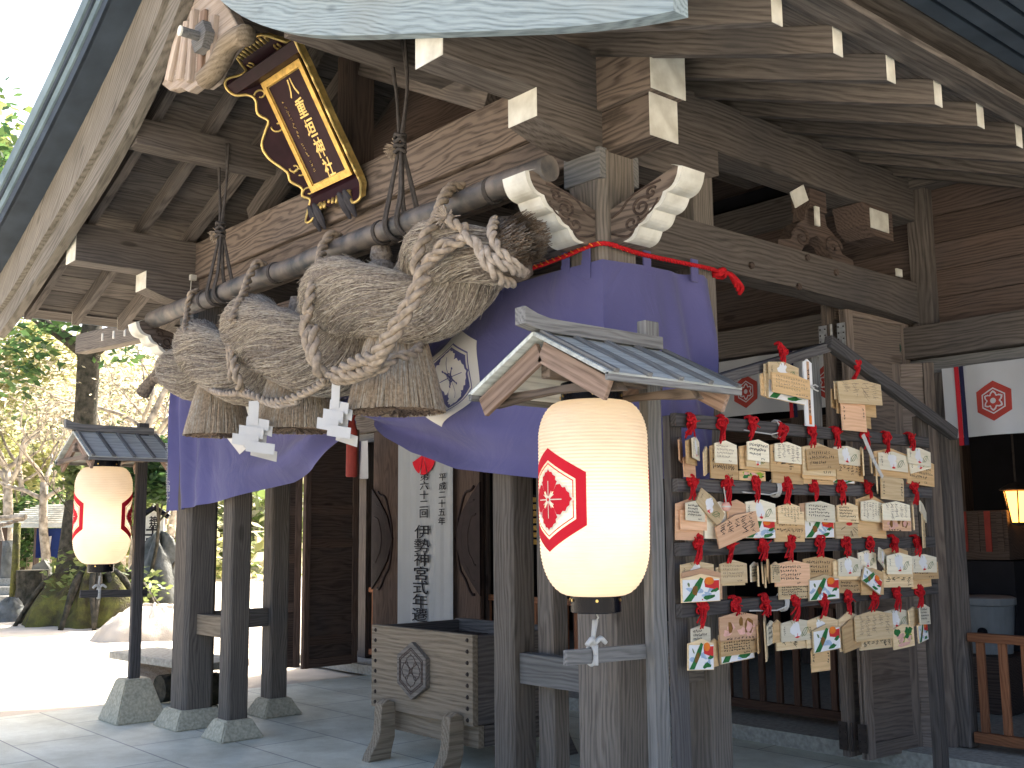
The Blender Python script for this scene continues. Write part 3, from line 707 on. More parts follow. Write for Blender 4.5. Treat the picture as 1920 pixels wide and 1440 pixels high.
# walls, beams above the opening
def hb(name, a, b, w_, h, mat='timber', up=(0, 0, 1), bev=.006): return beam(name, a, b, w_, h, mat, hall, up, bev)
post('hall_pillar', .112, YH, 2.84, 5.2, .145, .15, 'timber', hall)
post('hall_pillar', .19, YH, .10, 2.61, .105, .12, 'timber', hall)
post('hall_pillar', -4.72, YH, .10, 5.2, .15, .15, 'timber', hall)
post('hall_pillar', -6.75, YH, .10, 5.2, .15, .15, 'timber', hall); post('hall_pillar', 2.2, YH, .10, 5.2, .15, .15, 'timber', hall)
for xa, xb in ((.0, 4.0), (-7.5, -4.7)):
    hb('lintel', (xa, YH-.07, 2.725), (xb, YH-.07, 2.725), .14, .215)
    hb('under_lintel', (xa, YH-.03, 2.56), (xb, YH-.03, 2.56), .10, .10, 'timber_grey')
hb('lintel', (-4.69, YH-.05, 2.93), (-.01, YH-.05, 2.93), .14, .22)
for i in range(5):
    z = 2.84+i*.19; hb('wall_board', (-7.5, YH+.03, z+.095), (4.0, YH+.03, z+.095), .03, .186, 'timber_dark', bev=.003)
hb('wall_beam', (-7.5, YH-.05, 3.89), (4.0, YH-.05, 3.89), .16, .20)
mb = MB(); mb.box((-1.75, YH+.06, 4.7), (11.5, .04, 1.5)); mb.build('upper_wall', 'timber_dark', hall)
for y, z in ((2.2, 4.0), ): pass
# green metal boss on the lintel
p = at(1671, 655, 'Y', YH-.15); mb = MB()
for r_, d_ in ((.075, .0), (.058, .012), (.04, .022), (.02, .03)): mb.tube([p, p+V((0, -.012-d_, 0))], r_, 20)
mb.build('nail_cover', 'green_metal', hall)
# interior shell
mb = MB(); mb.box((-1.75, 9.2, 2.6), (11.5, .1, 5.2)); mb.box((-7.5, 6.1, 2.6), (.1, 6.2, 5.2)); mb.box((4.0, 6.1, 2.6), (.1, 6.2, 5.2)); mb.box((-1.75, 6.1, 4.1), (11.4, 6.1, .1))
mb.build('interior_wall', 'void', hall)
mb = MB(); mb.box((-1.75, 6.1, .04), (11.4, 6.3, .10)); mb.build('raised_floor', 'stone', hall)
mb = MB(); mb.box((-1.75, 2.8, .05), (11.8, .34, .10)); mb.build('stone_step', 'stone', hall)
for x in (-6.3, -5.3, -4.0, -2.9, -1.2, .9): post('inner_pillar', x, 6.0, .1, 4.1, .16, .16, 'timber_dark', hall)
hb('inner_beam', (-7.4, 6, 2.55), (3.9, 6, 2.55), .14, .22, 'timber_dark')
# big roof of the hall (behind the porch, casts the shade)
def hall_roof():
    prof = [(1.9, 4.95), (3.2, 5.5), (5.2, 6.6), (7.0, 8.2), (8.8, 6.6), (10.8, 5.5), (12.4, 4.95), (12.4, 4.75), (1.9, 4.75)]
    mw = axes((-8.6, 0, 0), (0, 1, 0), (0, 0, 1), (1, 0, 0)); return prism('hall_roof', prof, 14.2, 'roof_dark', hall, mw)
hall_roof()
# lattice rails along the front of the hall
def rail_fence(x0, x1, zt, zb_, mat, n, y=YH-.02):
    t = link('railing', boxmesh('railing', x1-x0, .06, .055), mat, hall, Matrix.Translation(((x0+x1)/2, y, zt-.03)))
    link('bottom_rail', boxmesh('b', x1-x0, .05, .065), mat, t, Matrix.Translation(((x0+x1)/2, y, zb_+.03)))
    for i in range(n):
        x = x0+(x1-x0)*(i+.5)/n; beam('baluster', (x, y, zb_+.065), (x, y, zt-.058), .028, .05, mat, t, up=(1, 0, 0), bev=.003)
rail_fence(.26, 2.1, .82, .14, 'orange_wood', 13)
rail_fence(-2.05, -.36, .98, .15, 'brown_rail', 11)
rail_fence(-4.63, -3.0, .88, .14, 'orange_wood', 12)
rail_fence(-6.65, -5.6, .88, .14, 'orange_wood', 8)
# folding doors
def door_leaf(a, b, z0, z1, mat, panels=((0.02, .22), (.27, .42), (.47, .62), (.67, .97)), t=.055):
    a, b = V((*a, 0)), V((*b, 0)); L = (b-a).length; x = (b-a).normalized(); z = V((0, 0, 1)); nrm = x.cross(z)
    mw = axes(a-nrm*t/2, x, z, nrm)
    root = link('door_leaf', boxmesh('d', L, z1-z0, t*.30, 0), 'timber_dark' if mat == 'door_wood' else mat, hall, mw @ Matrix.Translation((L/2, (z0+z1)/2, t/2)))  # inset panel coloured darker to stand in for shade in its recess
    # stiles run vertically: mesh X along the height
    for u in (.035, L-.035): beam('stile', a+x*u+z*z0, a+x*u+z*z1, .07, t, mat, root, up=nrm, bev=.004)
    zz = sorted(set([0, 1]+[p for q in panels for p in q]))
    hgt = z1-z0
    edges = [0.0]+[ (panels[i][1]+panels[i+1][0])/2 for i in range(len(panels)-1)]+[1.0]
    for k, e in enumerate(edges):
        zc = z0+hgt*e+(.05 if k == 0 else -.05 if k == len(edges)-1 else 0)
        beam('door_rail', a+x*.071+z*zc, a+x*(L-.071)+z*zc, t*.92, .095, mat, root, bev=.004)
    return root
door_leaf((-6.40, 2.02), (-6.43, 2.70), .09, 2.62, 'door_wood', ((0, .1), (.12, .5), (.52, .64), (.66, .97)))
door_leaf((-6.62, 1.76), (-6.50, 2.05), .10, 2.62, 'door_wood')
la = door_leaf((-.215, 2.30), (-.10, 2.98), .08, 2.95, 'door_light')
lb = door_leaf((-.08, 2.30), (-.02, 2.98), .08, 2.95, 'door_light')
door_leaf((-.06, 2.80), (.16, 2.98), .08, 2.58, 'door_light', ((0, .1), (.12, .5), (.52, .64), (.66, .97)))
for zc, mat in ((2.72, 'steel'), (.21, 'iron')):
    for xx in (-.215, -.08):
        mb = MB(); mb.box((xx, 2.276, zc), (.058, .006, .17))
        for a in (-.018, .018):
            for b in (-.06, -.02, .02, .06): mb.tube([(xx+a, 2.274, zc+b), (xx+a, 2.268, zc+b)], .005, 6, 1)
        mb.build('hinge_plate', [mat, 'iron'], hall)
    mb = MB(); mb.tube([(-.148, 2.268, zc-.085), (-.148, 2.268, zc+.085)], .009, 8); mb.build('hinge_pin', mat, hall)
# big front door panel with carved crests behind the banner
PY = 2.90
PXA, PXB = at(703, 1000, 'Y', PY).x, at(903, 1000, 'Y', PY).x; PXC = (PXA+PXB)/2
root = hb('door_panel', (PXC, PY, .10), (PXC, PY, 2.6), PXB-PXA, .05, 'door_wood', up=(0, 1, 0))
for cx in (at(722, 1000, 'Y', PY).x, at(882, 1000, 'Y', PY).x):
    s = 1 if cx < PXC else -1
    mb = MB(); 
    for k, (r_, nn) in enumerate(((.40, 8), (.30, 7), (.19, 5))):
        P = [V((cx-s*.18+s*(r_*math.cos(t))*.9, PY-.03-.004*k, 1.42+r_*1.35*math.sin(t)*(1+.06*math.sin(t*9)))) for t in np.linspace(-1.35, 1.35, 26)]
        mb.tube(P, .014, 6)
    o_ = [(cx-s*.20, .87), (cx-s*.06, 1.0), (cx+s*.10, 1.18), (cx+s*.20, 1.42), (cx+s*.10, 1.66), (cx-s*.06, 1.84), (cx-s*.20, 1.97)]
    prism('carved_crest', o_ if s < 0 else o_[::-1], .02, 'carve_dark', root, XZ(PY-.026)); mb.build('carved_petals', 'carve_dark', root, smooth=True)
hb('door_panel', (-4.62, PY+.1, .10), (-4.62, PY+.1, 2.6), .16, .05, 'timber_dark', up=(0, 1, 0))
# left wing eave with painted rafter tips
hb('wing_beam', (-8.95, .5, 3.70), (-6.6, .62, 3.60), .14, .22, 'timber_post')
for i in range(3):
    p = at(192+i*21, 632-i*4.5, 'Y', .40); mbx = MB(); mbx.box(p, (.030, .012, .08)); mbx.build('painted_end', 'white_paint', hall)
# interior pieces seen past the posts
t = link('offering_chest', boxmesh('c', .62, .5, .40), 'timber_dark', None, Matrix.Translation((-.62, 5.2, 1.62-.2)))
tag(t, 'dark chest with red and white striped front inside the hall', 'chest')
mb = MB()
for i in range(6): mb.box((-.62-.25+i*.1, 4.945, 1.45), (.05, .008, .33), i % 2)
mb.build('striped_cloth', ['dull_red', 'timber_dark'], t)
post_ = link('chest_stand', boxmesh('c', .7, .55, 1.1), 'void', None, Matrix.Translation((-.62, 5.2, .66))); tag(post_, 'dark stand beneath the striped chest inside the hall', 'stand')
t = link('storage_tub', mesh('x', [], []), 'grey_plastic', None); bpy.data.objects.remove(t)
mb = MB(); mb.lathe([(.0, 0), (.17, 0), (.20, .36), (.215, .37), (.215, .42), (.19, .43), (0, .44)], 28, (0, 0, 0))
t = mb.build('storage_tub', 'grey_plastic', None, Matrix.Translation((-.36, 4.6, .52)), smooth=False); tag(t, 'grey round lidded tub standing inside the hall behind the orange railing', 'tub')
mb = MB(); mb.tube([(0.05, -.19, .17), (.05, -.215, .17)], .035, 14); mb.build('handle_hole', 'black', t, WM[t])
t = link('tub_stand', boxmesh('c', .5, .5, .42), 'timber_dark', None, Matrix.Translation((-.36, 4.6, .305))); tag(t, 'low dark wooden stand under the grey tub inside the hall', 'stand')
# lit hanging lantern inside
t = thing('hanging_lantern', 'small lit hexagonal hanging lantern glowing inside the hall at right', 'lantern', (-.245, 5, 1.50))
mb = MB(); mb.lathe([(.055, 0), (.10, .25)], 6, (-.245, 5, 1.52)); mb.build('lamp_panel', 'flame', t)
mb = MB(); mb.lathe([(0, .06), (.06, .04), (.14, .0), (.135, -.012), (0, -.01)], 6, (-.245, 5, 1.79)); mb.lathe([(0, -.02), (.06, -.01), (.06, .01), (0, .02)], 6, (-.245, 5, 1.51)); mb.tube([(-.245, 5, 1.85), (-.245, 5, 3.3)], .008, 5)
for k in range(6):
    a = k*math.pi/3; mb.tube([(-.245+.057*math.cos(a), 5+.057*math.sin(a), 1.52), (-.245+.102*math.cos(a), 5+.102*math.sin(a), 1.77)], .006, 4)
mb.build('lamp_frame', 'iron', t)
# gold blind with black bands deep in the hall
t = thing('gold_blind', 'gold fabric blind with dark horizontal bands hanging inside the hall', 'blind', (-4.9, 4.0, 1.3))
mb = MB()
for i in range(7): mb.box((-4.7, 4.0, 1.37+i*.075), (.7, .01, .052), 0); mb.box((-4.7, 4.004, 1.41+i*.075), (.7, .012, .025), 1)
mb.build('blind_cloth', ['gold', 'black'], t)

# white crest curtains along the hall front
def hall_curtain(x0, x1, label, crests, bands, ztop=2.52, zbot=2.06, ph=0., zc=2.275):
    t = thing('crest_curtain', label, 'curtain', (x0, YH-.14, zbot), 'white crest curtains under the hall lintel')
    fy = lambda x, z: YH-.16+.022*math.sin(x*7+ph)*(.3+(ztop-z)/(ztop-zbot))+.008*math.sin(x*19+z*3)
    nx, nz = max(8, int((x1-x0)*24)), 8; vs = [(x0+(x1-x0)*i/nx, fy(x0+(x1-x0)*i/nx, ztop-(ztop-zbot)*j/nz), ztop-(ztop-zbot)*j/nz) for j in range(nz+1) for i in range(nx+1)]
    fs = [(j*(nx+1)+i, j*(nx+1)+i+1, (j+1)*(nx+1)+i+1, (j+1)*(nx+1)+i) for j in range(nz) for i in range(nx)]
    mb = MB(); mb.add(vs, fs); mb.build('cloth', 'white_cloth', t, smooth=True)
    for c in crests:
        crest_on('crest', 'hall', ['crest_dull', 'white_cloth'], lambda x, y, l, c=c: (c+x, fy(c+x, zc+y)-.002-l, zc+y), t, R=.128, step=.0012, maxe=.08)
    for bx in bands:
        for k, mt in ((0, 'red_cloth'), (1, 'navy_cloth')):
            mb = MB(); vs = []; xx = bx+k*.034
            for j in range(7):
                z = ztop-(ztop-zbot+.05)*j/6; vs += [(xx, fy(xx, z)-.008, z), (xx+.032, fy(xx+.032, z)-.008, z)]
            mb.add(vs, [(2*j, 2*j+1, 2*j+3, 2*j+2) for j in range(6)]); mb.build('ribbon', mt, t)
hall_curtain(.262, 2.12, 'white curtain with dark red hexagon crest above the orange railing at far right', [.60, 1.45], [.345, 1.02])
hall_curtain(-2.05, -.27, 'white curtain with dark red crests behind the top of the plaque rack', [-1.29, -.60], [-1.62, -.93], 2.79, 2.35, 1., 2.53)
hall_curtain(-7.2, -6.53, 'short white curtain with red edge ribbon beyond the left folding doors', [], [-6.72], 2.52, 2.09, 2.)

# ================================================================== LOG AND SHIMENAWA
rnd = random.Random(11)
LY = -.45
pts = [V((-4.55+4.65*i/24, LY+.006*math.sin(i*1.3), 3.19+.006*math.sin(i*.9))) for i in range(25)]
mb = MB(); mb.tube(pts, [.062+.003*math.sin(i*2.1)+.006*(1-i/24) for i in range(25)], 20)
log = tag(mb.build('hanging_log', 'pole', smooth=False), 'long dark round log hung by cords across the porch front', 'log')
log.data.polygons.foreach_set('use_smooth', [len(p.vertices) == 4 for p in log.data.polygons])
for x in (-3.6, -2.55, -1.32, -.33):
    mb = MB()
    for k in range(3): mb.tube([(x+.010*k+.066*0, LY+.066*math.cos(a), 3.19+.068*math.sin(a)) for a in np.linspace(0, 2*math.pi, 17)], .0055, 5)
    mb.build('binding_ring', 'rope_dark', log)

# hanging cords (one bundle each side)
def cord_bundle(x, xt, label):
    mb = MB(); r_ = random.Random(int(x*100))
    k = V((x, LY-.01, 3.66))
    for s_ in (-1, 1):
        for j in range(2):
            mb.tube(catmull([(xt+s_*.075+.02*j, LY+.01*j, 4.30), (x+s_*.055, LY, 4.0), k+V((s_*.01, .01*j, .03))], 5), .0095, 6)
    for s_ in (-1, 1):
        for j in range(2):
            xx = x+s_*.055+.02*j
            loop = [k+V((s_*.008, 0, -.02)), V((xx, LY-.05, 3.35)), V((xx, LY-.078, 3.19)), V((xx+.01, LY-.04, 3.12)), V((xx+.01, LY+.05, 3.12)), V((xx, LY+.078, 3.2)), V((xx, LY+.04, 3.35)), k+V((0, .02, -.02))]
            mb.tube(catmull(loop, 5), .0095, 6)
    for j in range(4): mb.tube(catmull([k+V((.03*math.cos(a+j), .03*math.sin(a+j), .045-.03*j+.008*math.sin(3*a))) for a in np.linspace(0, 6.28, 9)], 3), .011, 6)
    o = mb.build('rope_sling', 'rope_dark', smooth=True); tag(o, label, 'cord', 'dark cords that hold up the log')
    mb = MB()
    for j in range(46):
        d = V((r_.uniform(-1, .1), r_.uniform(-1, .3), r_.uniform(-1, .5))).normalized(); a = k+V((-.02, -.01, -.03)); mb.tube([a, a+d*.035+V((0, 0, .01)), a+d*r_.uniform(.05, .075)], .0035, 4)
    mb.build('frayed_knot', 'rope', o)
cord_bundle(-1.12, -1.2, 'knotted dark cord sling around the right half of the log')
cord_bundle(-3.36, -3.4, 'knotted dark cord sling around the left half of the log')

# two-strand straw rope
AX = -.52
def KY(x): return lerp_tab([(-4.5, 2.70), (-3.9, 2.70), (-3.45, 2.72), (-2.75, 2.685), (-1.85, 2.665), (-1.08, 2.73), (-.43, 2.84), (.08, 2.86), (.4, 2.88)], x)
def KR(x): return .95*lerp_tab([(-4.35, .035), (-4.05, .055), (-3.9, .095), (-3.70, .145), (-3.1, .185), (-2.2, .215), (-1.3, .215), (-.75, .17), (-.35, .135), (.1, .12), (.4, .12)], x)
def KA(x): return KR(x)*lerp_tab([(-4.3, .55), (-3.6, .80), (-.9, .88), (-.3, .75), (.1, .30)], x)
LOBES = [(.25, -1.15), (-.33, 0), (-1.12, 1), (-2.23, 2), (-3.18, 3), (-3.82, 4), (-4.3, 4.8)]
def phase(x):
    f = float(np.interp(-x, [-l[0] for l in LOBES], [l[1] for l in LOBES])); return (f-.075*math.sin(2*math.pi*f))*math.pi
def strand_pt(x, off):
    # phase 0 = in front (towards -Y); z rises as x falls
    a = phase(x)+off; rr = KA(x)
    return V((x, AX-rr*math.cos(a)*.85, KY(x)+rr*1.08*math.sin(a)))
shimenawa = thing('straw_rope', 'huge twisted straw rope with three tassels slung under the log', 'straw rope', (-2, AX, 2.7))
def strand(off, x0, x1):
    xs = np.linspace(x0, x1, 150); P = [strand_pt(x, off) for x in xs]; N = len(P); n = 36
    u = V((0, 0, 1)); vs = []; fr = []; R_ = []
    for i in range(N):
        t = (P[min(i+1, N-1)]-P[max(i-1, 0)]).normalized(); u = (u-t*u.dot(t)).normalized(); v = t.cross(u); fr.append((t, u.copy(), v)); r = KR(xs[i]); R_.append(r)
        tw = i*.055
        for k in range(n):
            a = 2*math.pi*k/n; rr = r*(1+.025*math.sin(9*(a+tw))+.02*rnd.uniform(-1, 1)); vs.append(P[i]+(u*math.cos(a)+v*math.sin(a))*rr)
    fs = [(i*n+k, i*n+(k+1) % n, (i+1)*n+(k+1) % n, (i+1)*n+k) for i in range(N-1) for k in range(n)]
    fs += [tuple(range(n-1, -1, -1)), tuple(range((N-1)*n, N*n))]
    mb = MB(); mb.add(vs, fs); core = mb.build('twisted_strand', 'straw_core', shimenawa, smooth=True)
    # straw stalks laid over the strand with a lay angle, ends lifting
    mb = MB(); mb2 = MB(); tw = .055
    for s_ in range(8200):
        i0 = rnd.randint(2, N-19); ln = rnd.randint(8, 18); a0 = rnd.uniform(0, 2*math.pi); lock = math.sin(a0*5+i0*.31)*math.sin(a0*2.3-i0*.17+off); slope = tw*(1.5+.9*lock)*rnd.uniform(.8, 1.25); lift0 = rnd.uniform(.001, .014); wob = rnd.uniform(-.05, .05)
        q = []; m = 3 if ln < 9 else 4; flare = rnd.random() < .22
        for j in range(m+1):
            fi = i0+ln*j/m; i = min(int(fi), N-1); a = a0-slope*(fi-i0)+wob*math.sin(j*1.7); t, u, v = fr[i]; up = u*math.cos(a)+v*math.sin(a)
            lf = lift0 if j < m else lift0+(rnd.uniform(.004, .024) if flare else 0)
            if j == 0: lf = -.004
            q.append((P[i].lerp(P[min(i+1, N-1)], fi-i)+up*(R_[i]+lf), up, t))
        wd = rnd.uniform(.0016, .0036); vv = []
        for j, (p, up, t) in enumerate(q):
            sd_ = up.cross(t).normalized(); ww = wd*(1 if j < m else .4); vv += [p-sd_*ww, p+up*ww*.9, p+sd_*ww]
        ff = [(3*j+k, 3*j+k+1, 3*j+k+4, 3*j+k+3) for j in range(m) for k in range(2)]
        (mb2 if rnd.random() < .40+.30*lock else mb).add(vv, ff)
    mb.build('straw', 'straw', core); mb2.build('bleached_straw', 'straw_b', core)
    return P, fr
Pa, fra = strand(0, -.05, -4.30); Pb, frb = strand(math.pi, -.16, -4.22)
# cut brush end at the right
mb = MB(); mb2 = MB(); c = V((-.02, AX-.0, 2.84))
for k in range(1500):
    a = rnd.uniform(0, 6.283); r = .118*math.sqrt(rnd.random()); b = c+V((-.22, math.cos(a)*r*.8, math.sin(a)*r*.8)); e = c+V((.02+rnd.uniform(-.05, .05)+(.04 if r < .08 else 0), math.cos(a)*r*1.12, math.sin(a)*r*1.12+.02))
    s_ = V((0, math.sin(a), -math.cos(a)))*.003
    (mb if rnd.random() < .45 else mb2).add([b-s_, b+s_, e+s_*.7, e-s_*.7], [(0, 1, 2, 3)])
mb.tube([c+V((-.22, 0, 0)), c+V((-.02, 0, 0.01))], [.105, .112], 24, 0)
mb.build('cut_end', 'straw_cut', shimenawa); mb2.build('straw', 'straw', shimenawa)
# tail at the left end
mb = MB(); tp = catmull([(-4.18, AX, 2.72), (-4.32, AX-.02, 2.66), (-4.44, AX-.03, 2.585)], 6)
mb.tube(tp, [.055, .052, .048, .045, .043, .042, .042, .043, .045, .048, .05, .052, .054][:len(tp)], 16); mb.build('tail', 'straw_core', shimenawa)

# tassels
def tassel(x, y, zt, zb_, rt, rb, seed):
    r_ = random.Random(seed); mb = MB(); n = 130; jit = [1+r_.uniform(-.045, .03) for _ in range(n)]
    prof = []
    for i in range(9):
        t = i/8; prof.append((rt+(rb-rt)*(t**.85), (zt-zb_)*(1-t)))
    vs = []
    for i, (r, z) in enumerate(prof):
        for k in range(n):
            a = 2*math.pi*k/n; q = r*(1+(jit[k]-1)*min(1, .4+i/8)); vs.append((x+q*math.cos(a), y+q*math.sin(a), zb_+z+(r_.uniform(-.012, .012) if i == 8 else 0)))
    fs = [(i*n+k, i*n+(k+1) % n, (i+1)*n+(k+1) % n, (i+1)*n+k) for i in range(8) for k in range(n)]
    mb.add(vs, fs, 0)
    b = len(mb.v); ring = vs[8*n:]; inner = [(x+(p[0]-x)*.5, y+(p[1]-y)*.5, zb_+.015+r_.uniform(-.01, .01)) for p in ring]
    mb.add(ring+inner+[(x, y, zb_+.012)], [(k, (k+1) % n, n+(k+1) % n, n+k) for k in range(n)]+[(n+k, n+(k+1) % n, 2*n) for k in range(n)], 1)
    o = mb.build('tassel', ['straw_t', 'straw_cut'], shimenawa)
    for nm, cnt, mt in (('straw', 900, 'straw_t'), ('bleached_straw', 420, 'straw_b')):
        mb = MB()
        for k in range(cnt):
            a = r_.uniform(0, 6.283); z0 = r_.uniform(-.1, .8); z1 = min(1.015, z0+r_.uniform(.3, .9)); z0 = max(z0, 0); vv = []; lf = r_.uniform(.001, .009); wd = r_.uniform(.0016, .0034); da = r_.uniform(-.02, .02)
            for t in (z0, (z0+z1)/2, z1):
                r = rt+(rb-rt)*(t**.85 if t > 0 else 0)+lf; aa = a+da*t; up = V((math.cos(aa), math.sin(aa), 0)); sd_ = V((-up.y, up.x, 0)); p = V((x, y, zt-(zt-zb_)*t))+up*r
                vv += [p-sd_*wd, p+up*wd, p+sd_*wd]
            mb.add(vv, [(0, 1, 4, 3), (1, 2, 5, 4), (3, 4, 7, 6), (4, 5, 8, 7)])
        mb.build(nm, mt, o)
    return o
tassel(-1.03, -.54, 2.60, 2.135, .125, .255, 1)
tassel(-2.10, -.53, 2.46, 2.115, .155, .245, 2)
tassel(-3.17, -.53, 2.55, 2.165, .115, .22, 3)
# straw knots standing up behind the strands
for (px, py, pz, s_) in ((556, 585, 2.78, 1.0), (715, 490, 2.83, 1.25)):
    mb = MB(); b = at(px, py, 'Y', -.40); mb.tube([b+V((0, 0, -.12*s_)), b+V((0, 0, -.02)), b+V((0, 0, 0)), b+V((0, 0, .03)), b+V((-.01, 0, .07*s_)), b+V((-.01, 0, .10*s_))], [.085*s_, .065*s_, .045*s_, .055*s_, .042*s_, .035*s_], 14)
    mb.build('straw_knot', 'straw', shimenawa)

# ropes that bind the straw rope: measured on the photo, set on the surface
def rp(lst):
    return [at(a, b, 'Y', y) for a, b, y in lst]
binding = thing('binding_rope', 'pale laid rope that lashes the straw rope to the log and garlands its underside', 'rope', (-2, -.9, 2.6))
def bind(lst, r, strands=2, n=7, mat='rope', name='rope_length', pitch=None):
    mb = MB(); rope(mb, rp(lst), r*1.12, strands, pitch or r*6.2, n=n); return mb.build(name, mat, binding, smooth=True)
# hangers over the log
bind([(372, 545, -.46), (357, 552, -.535), (352, 575, -.55), (350, 600, -.62), (347, 612, -.72), (352, 640, -.76)], .021)
bind([(498, 500, -.44), (482, 494, -.52), (467, 520, -.60), (458, 548, -.68), (446, 575, -.78), (436, 602, -.88)], .025)
bind([(636, 446, -.40), (622, 440, -.48), (606, 462, -.56), (600, 492, -.66), (593, 520, -.78), (585, 545, -.88), (576, 592, -.93)], .028)
bind([(868, 352, -.38), (848, 352, -.48), (832, 372, -.60), (818, 410, -.72), (800, 440, -.80), (786, 468, -.85), (780, 500, -.87), (788, 520, -.87)], .028)
# turns round the strands
bind([(575, 590, -.92), (573, 615, -.94), (578, 640, -.95), (585, 665, -.96), (597, 690, -.95), (612, 708, -.90), (625, 720, -.82)], .032)
bind([(588, 615, -.93), (590, 650, -.95), (594, 680, -.96), (600, 704, -.94)], .030)
bind([(436, 620, -.80), (437, 660, -.84), (441, 690, -.86), (447, 715, -.86), (452, 735, -.80)], .026)
bind([(430, 640, -.80), (433, 680, -.84), (436, 712, -.85)], .024)
# long diagonal garland over the big lobe
bind([(868, 450, -.72), (838, 455, -.78), (815, 478, -.82), (798, 500, -.86), (785, 528, -.90), (770, 560, -.94), (752, 592, -.97), (735, 620, -.99), (715, 648, -.99), (700, 668, -.98), (672, 676, -.96), (645, 690, -.94), (618, 703, -.93)], .029)
bind([(800, 520, -.86), (775, 568, -.95), (742, 625, -.99), (716, 665, -.98), (698, 690, -.94), (660, 702, -.93), (628, 706, -.93)], .027)
bind([(730, 640, -.98), (710, 672, -.97), (690, 695, -.92)], .027)
# lower garland
bind([(788, 650, -.62), (770, 665, -.72), (745, 668, -.80), (720, 688, -.88), (690, 700, -.90), (655, 712, -.90), (625, 712, -.90)], .024)
bind([(612, 712, -.92), (590, 728, -.88), (560, 742, -.86), (528, 752, -.85), (500, 752, -.83), (475, 742, -.82), (450, 736, -.80)], .022, mat='rope')
bind([(560, 752, -.84), (520, 760, -.84), (490, 750, -.82), (462, 732, -.80)], .017, mat='rope_new')
bind([(452, 736, -.80), (430, 738, -.78), (405, 735, -.74), (385, 722, -.72), (370, 700, -.70), (358, 680, -.68)], .020)
bind([(440, 738, -.78), (412, 736, -.76), (392, 728, -.72)], .015, mat='rope_new')
# knots and crossings at the right end
bind([(842, 410, -.74), (852, 420, -.76), (868, 425, -.76), (870, 440, -.76), (862, 455, -.78), (845, 460, -.80), (825, 475, -.82), (805, 485, -.84)], .025)
bind([(866, 440, -.78), (885, 450, -.77), (898, 465, -.76), (905, 485, -.76), (918, 502, -.74), (930, 515, -.70), (945, 528, -.62), (965, 530, -.5)], .024, mat='rope_new')
bind([(878, 448, -.75), (902, 462, -.75), (925, 485, -.74), (948, 500, -.70), (968, 508, -.62), (985, 512, -.5)], .022, mat='rope_new')
bind([(928, 412, -.60), (922, 435, -.70), (930, 460, -.72), (948, 482, -.70), (970, 500, -.62), (978, 510, -.55)], .022, mat='rope_new')
mb = MB(); p = at(838, 408, 'Y', -.74)
for k in range(60):
    d = V((rnd.uniform(-1, .2), rnd.uniform(-1, .4), rnd.uniform(-.4, 1))).normalized(); mb.tube([p, p+d*rnd.uniform(.04, .07)], .0035, 4)
mb.build('frayed_end', 'rope_new', binding)

# paper streamers
def shide(px, py, y, w_, h, label, rz, n=4):
    b = at(px, py, 'Y', y); t = thing('paper_streamer', label, 'paper streamer', b, 'white zigzag paper streamers under the straw rope', rz)
    mb = MB(); R3 = Matrix.Rotation(rz, 3, 'Z')
    def quad(cx, cz, ww, hh, yy, sk):
        P = [V((cx-ww/2, yy, cz+hh/2)), V((cx+ww/2, yy, cz+hh/2-sk)), V((cx+ww/2, yy-.006, cz-hh/2-sk)), V((cx-ww/2, yy-.006, cz-hh/2))]
        a = [b+R3 @ p for p in P]; c_ = [b+R3 @ (p+V((0, .0015, 0))) for p in P]
        mb.add(a+c_, [(0, 1, 2, 3), (7, 6, 5, 4), (0, 4, 5, 1), (1, 5, 6, 2), (2, 6, 7, 3), (3, 7, 4, 0)])
    quad(0, -.05, w_*.28, .14, 0, 0)
    for k in range(n):
        quad((-.18+.16*k if k % 2 else .12-.13*k)*w_, -.10-k*h/n*.8, w_*(.62+.05*k), h/n*1.05, -.012*k, .03)
        quad((-.10+.10*k if k % 2 else .20-.10*k)*w_, -.12-k*h/n*.8, w_*(.56+.05*k), h/n*1.0, .016+.008*k, .045)
    mb.build('folded_paper', 'paper', t)
shide(476, 758, -.86, .25, .24, 'white folded paper streamer hanging between the left and middle tassels', .5)
shide(630, 722, -.90, .22, .22, 'white folded paper streamer hanging between the middle and right tassels', .2)

# ================================================================== PURPLE CURTAIN
GX, GZ = -1.97, 2.23
def cb(x):      # lower hem on the front
    return lerp_tab([(-4.90, 1.675), (-4.5, 1.69), (-3.72, 1.75), (-2.93, 1.84), (-2.55, 1.93), (-2.375, 2.01), (-2.12, 2.17), (-1.97, 2.235), (-1.82, 2.17), (-1.60, 2.05), (-1.375, 1.95), (-.98, 1.835), (-.29, 1.75), (.15, 1.725)], x)
def fy(x, z):
    dx, dz = x-GX, z-GZ; r = math.hypot(dx, dz); an = math.atan2(dz, abs(dx)+1e-6)
    f = math.exp(-r/1.0)*.095*math.sin(an*17+(1 if dx > 0 else 2.2))*min(1, r/.12)
    f += -.035*math.sin(min(1, max(0, (2.85-z)/1.1))*math.pi)*(.6+.4*math.sin(x*2.1))*(1 if x > GX else .8)
    f += .020*math.sin(x*7+z*2.2+math.sin(x*3))*min(1, max(0, (2.85-z))) 
    hh_ = max(0, z-cb(x)); f += .045*math.sin(hh_*24+x*1.5)*math.exp(-hh_/.28)*min(1, r/.25)*math.exp(-max(0, r-1.0)/.6)
    if x < -4.0: f += .035*math.sin((x+4)*21+z*1.2)*min(1, (-4.0-x)/.4)
    e = min(1, max(0, (x+.0)/.15+1)) if x > -.15 else 0
    return -.158+f*(1-max(0, e))
maku = thing('purple_curtain', 'large faded purple curtain with white crests, gathered in the middle, round the corner pillar', 'curtain', (-2.3, -.16, 2.8))
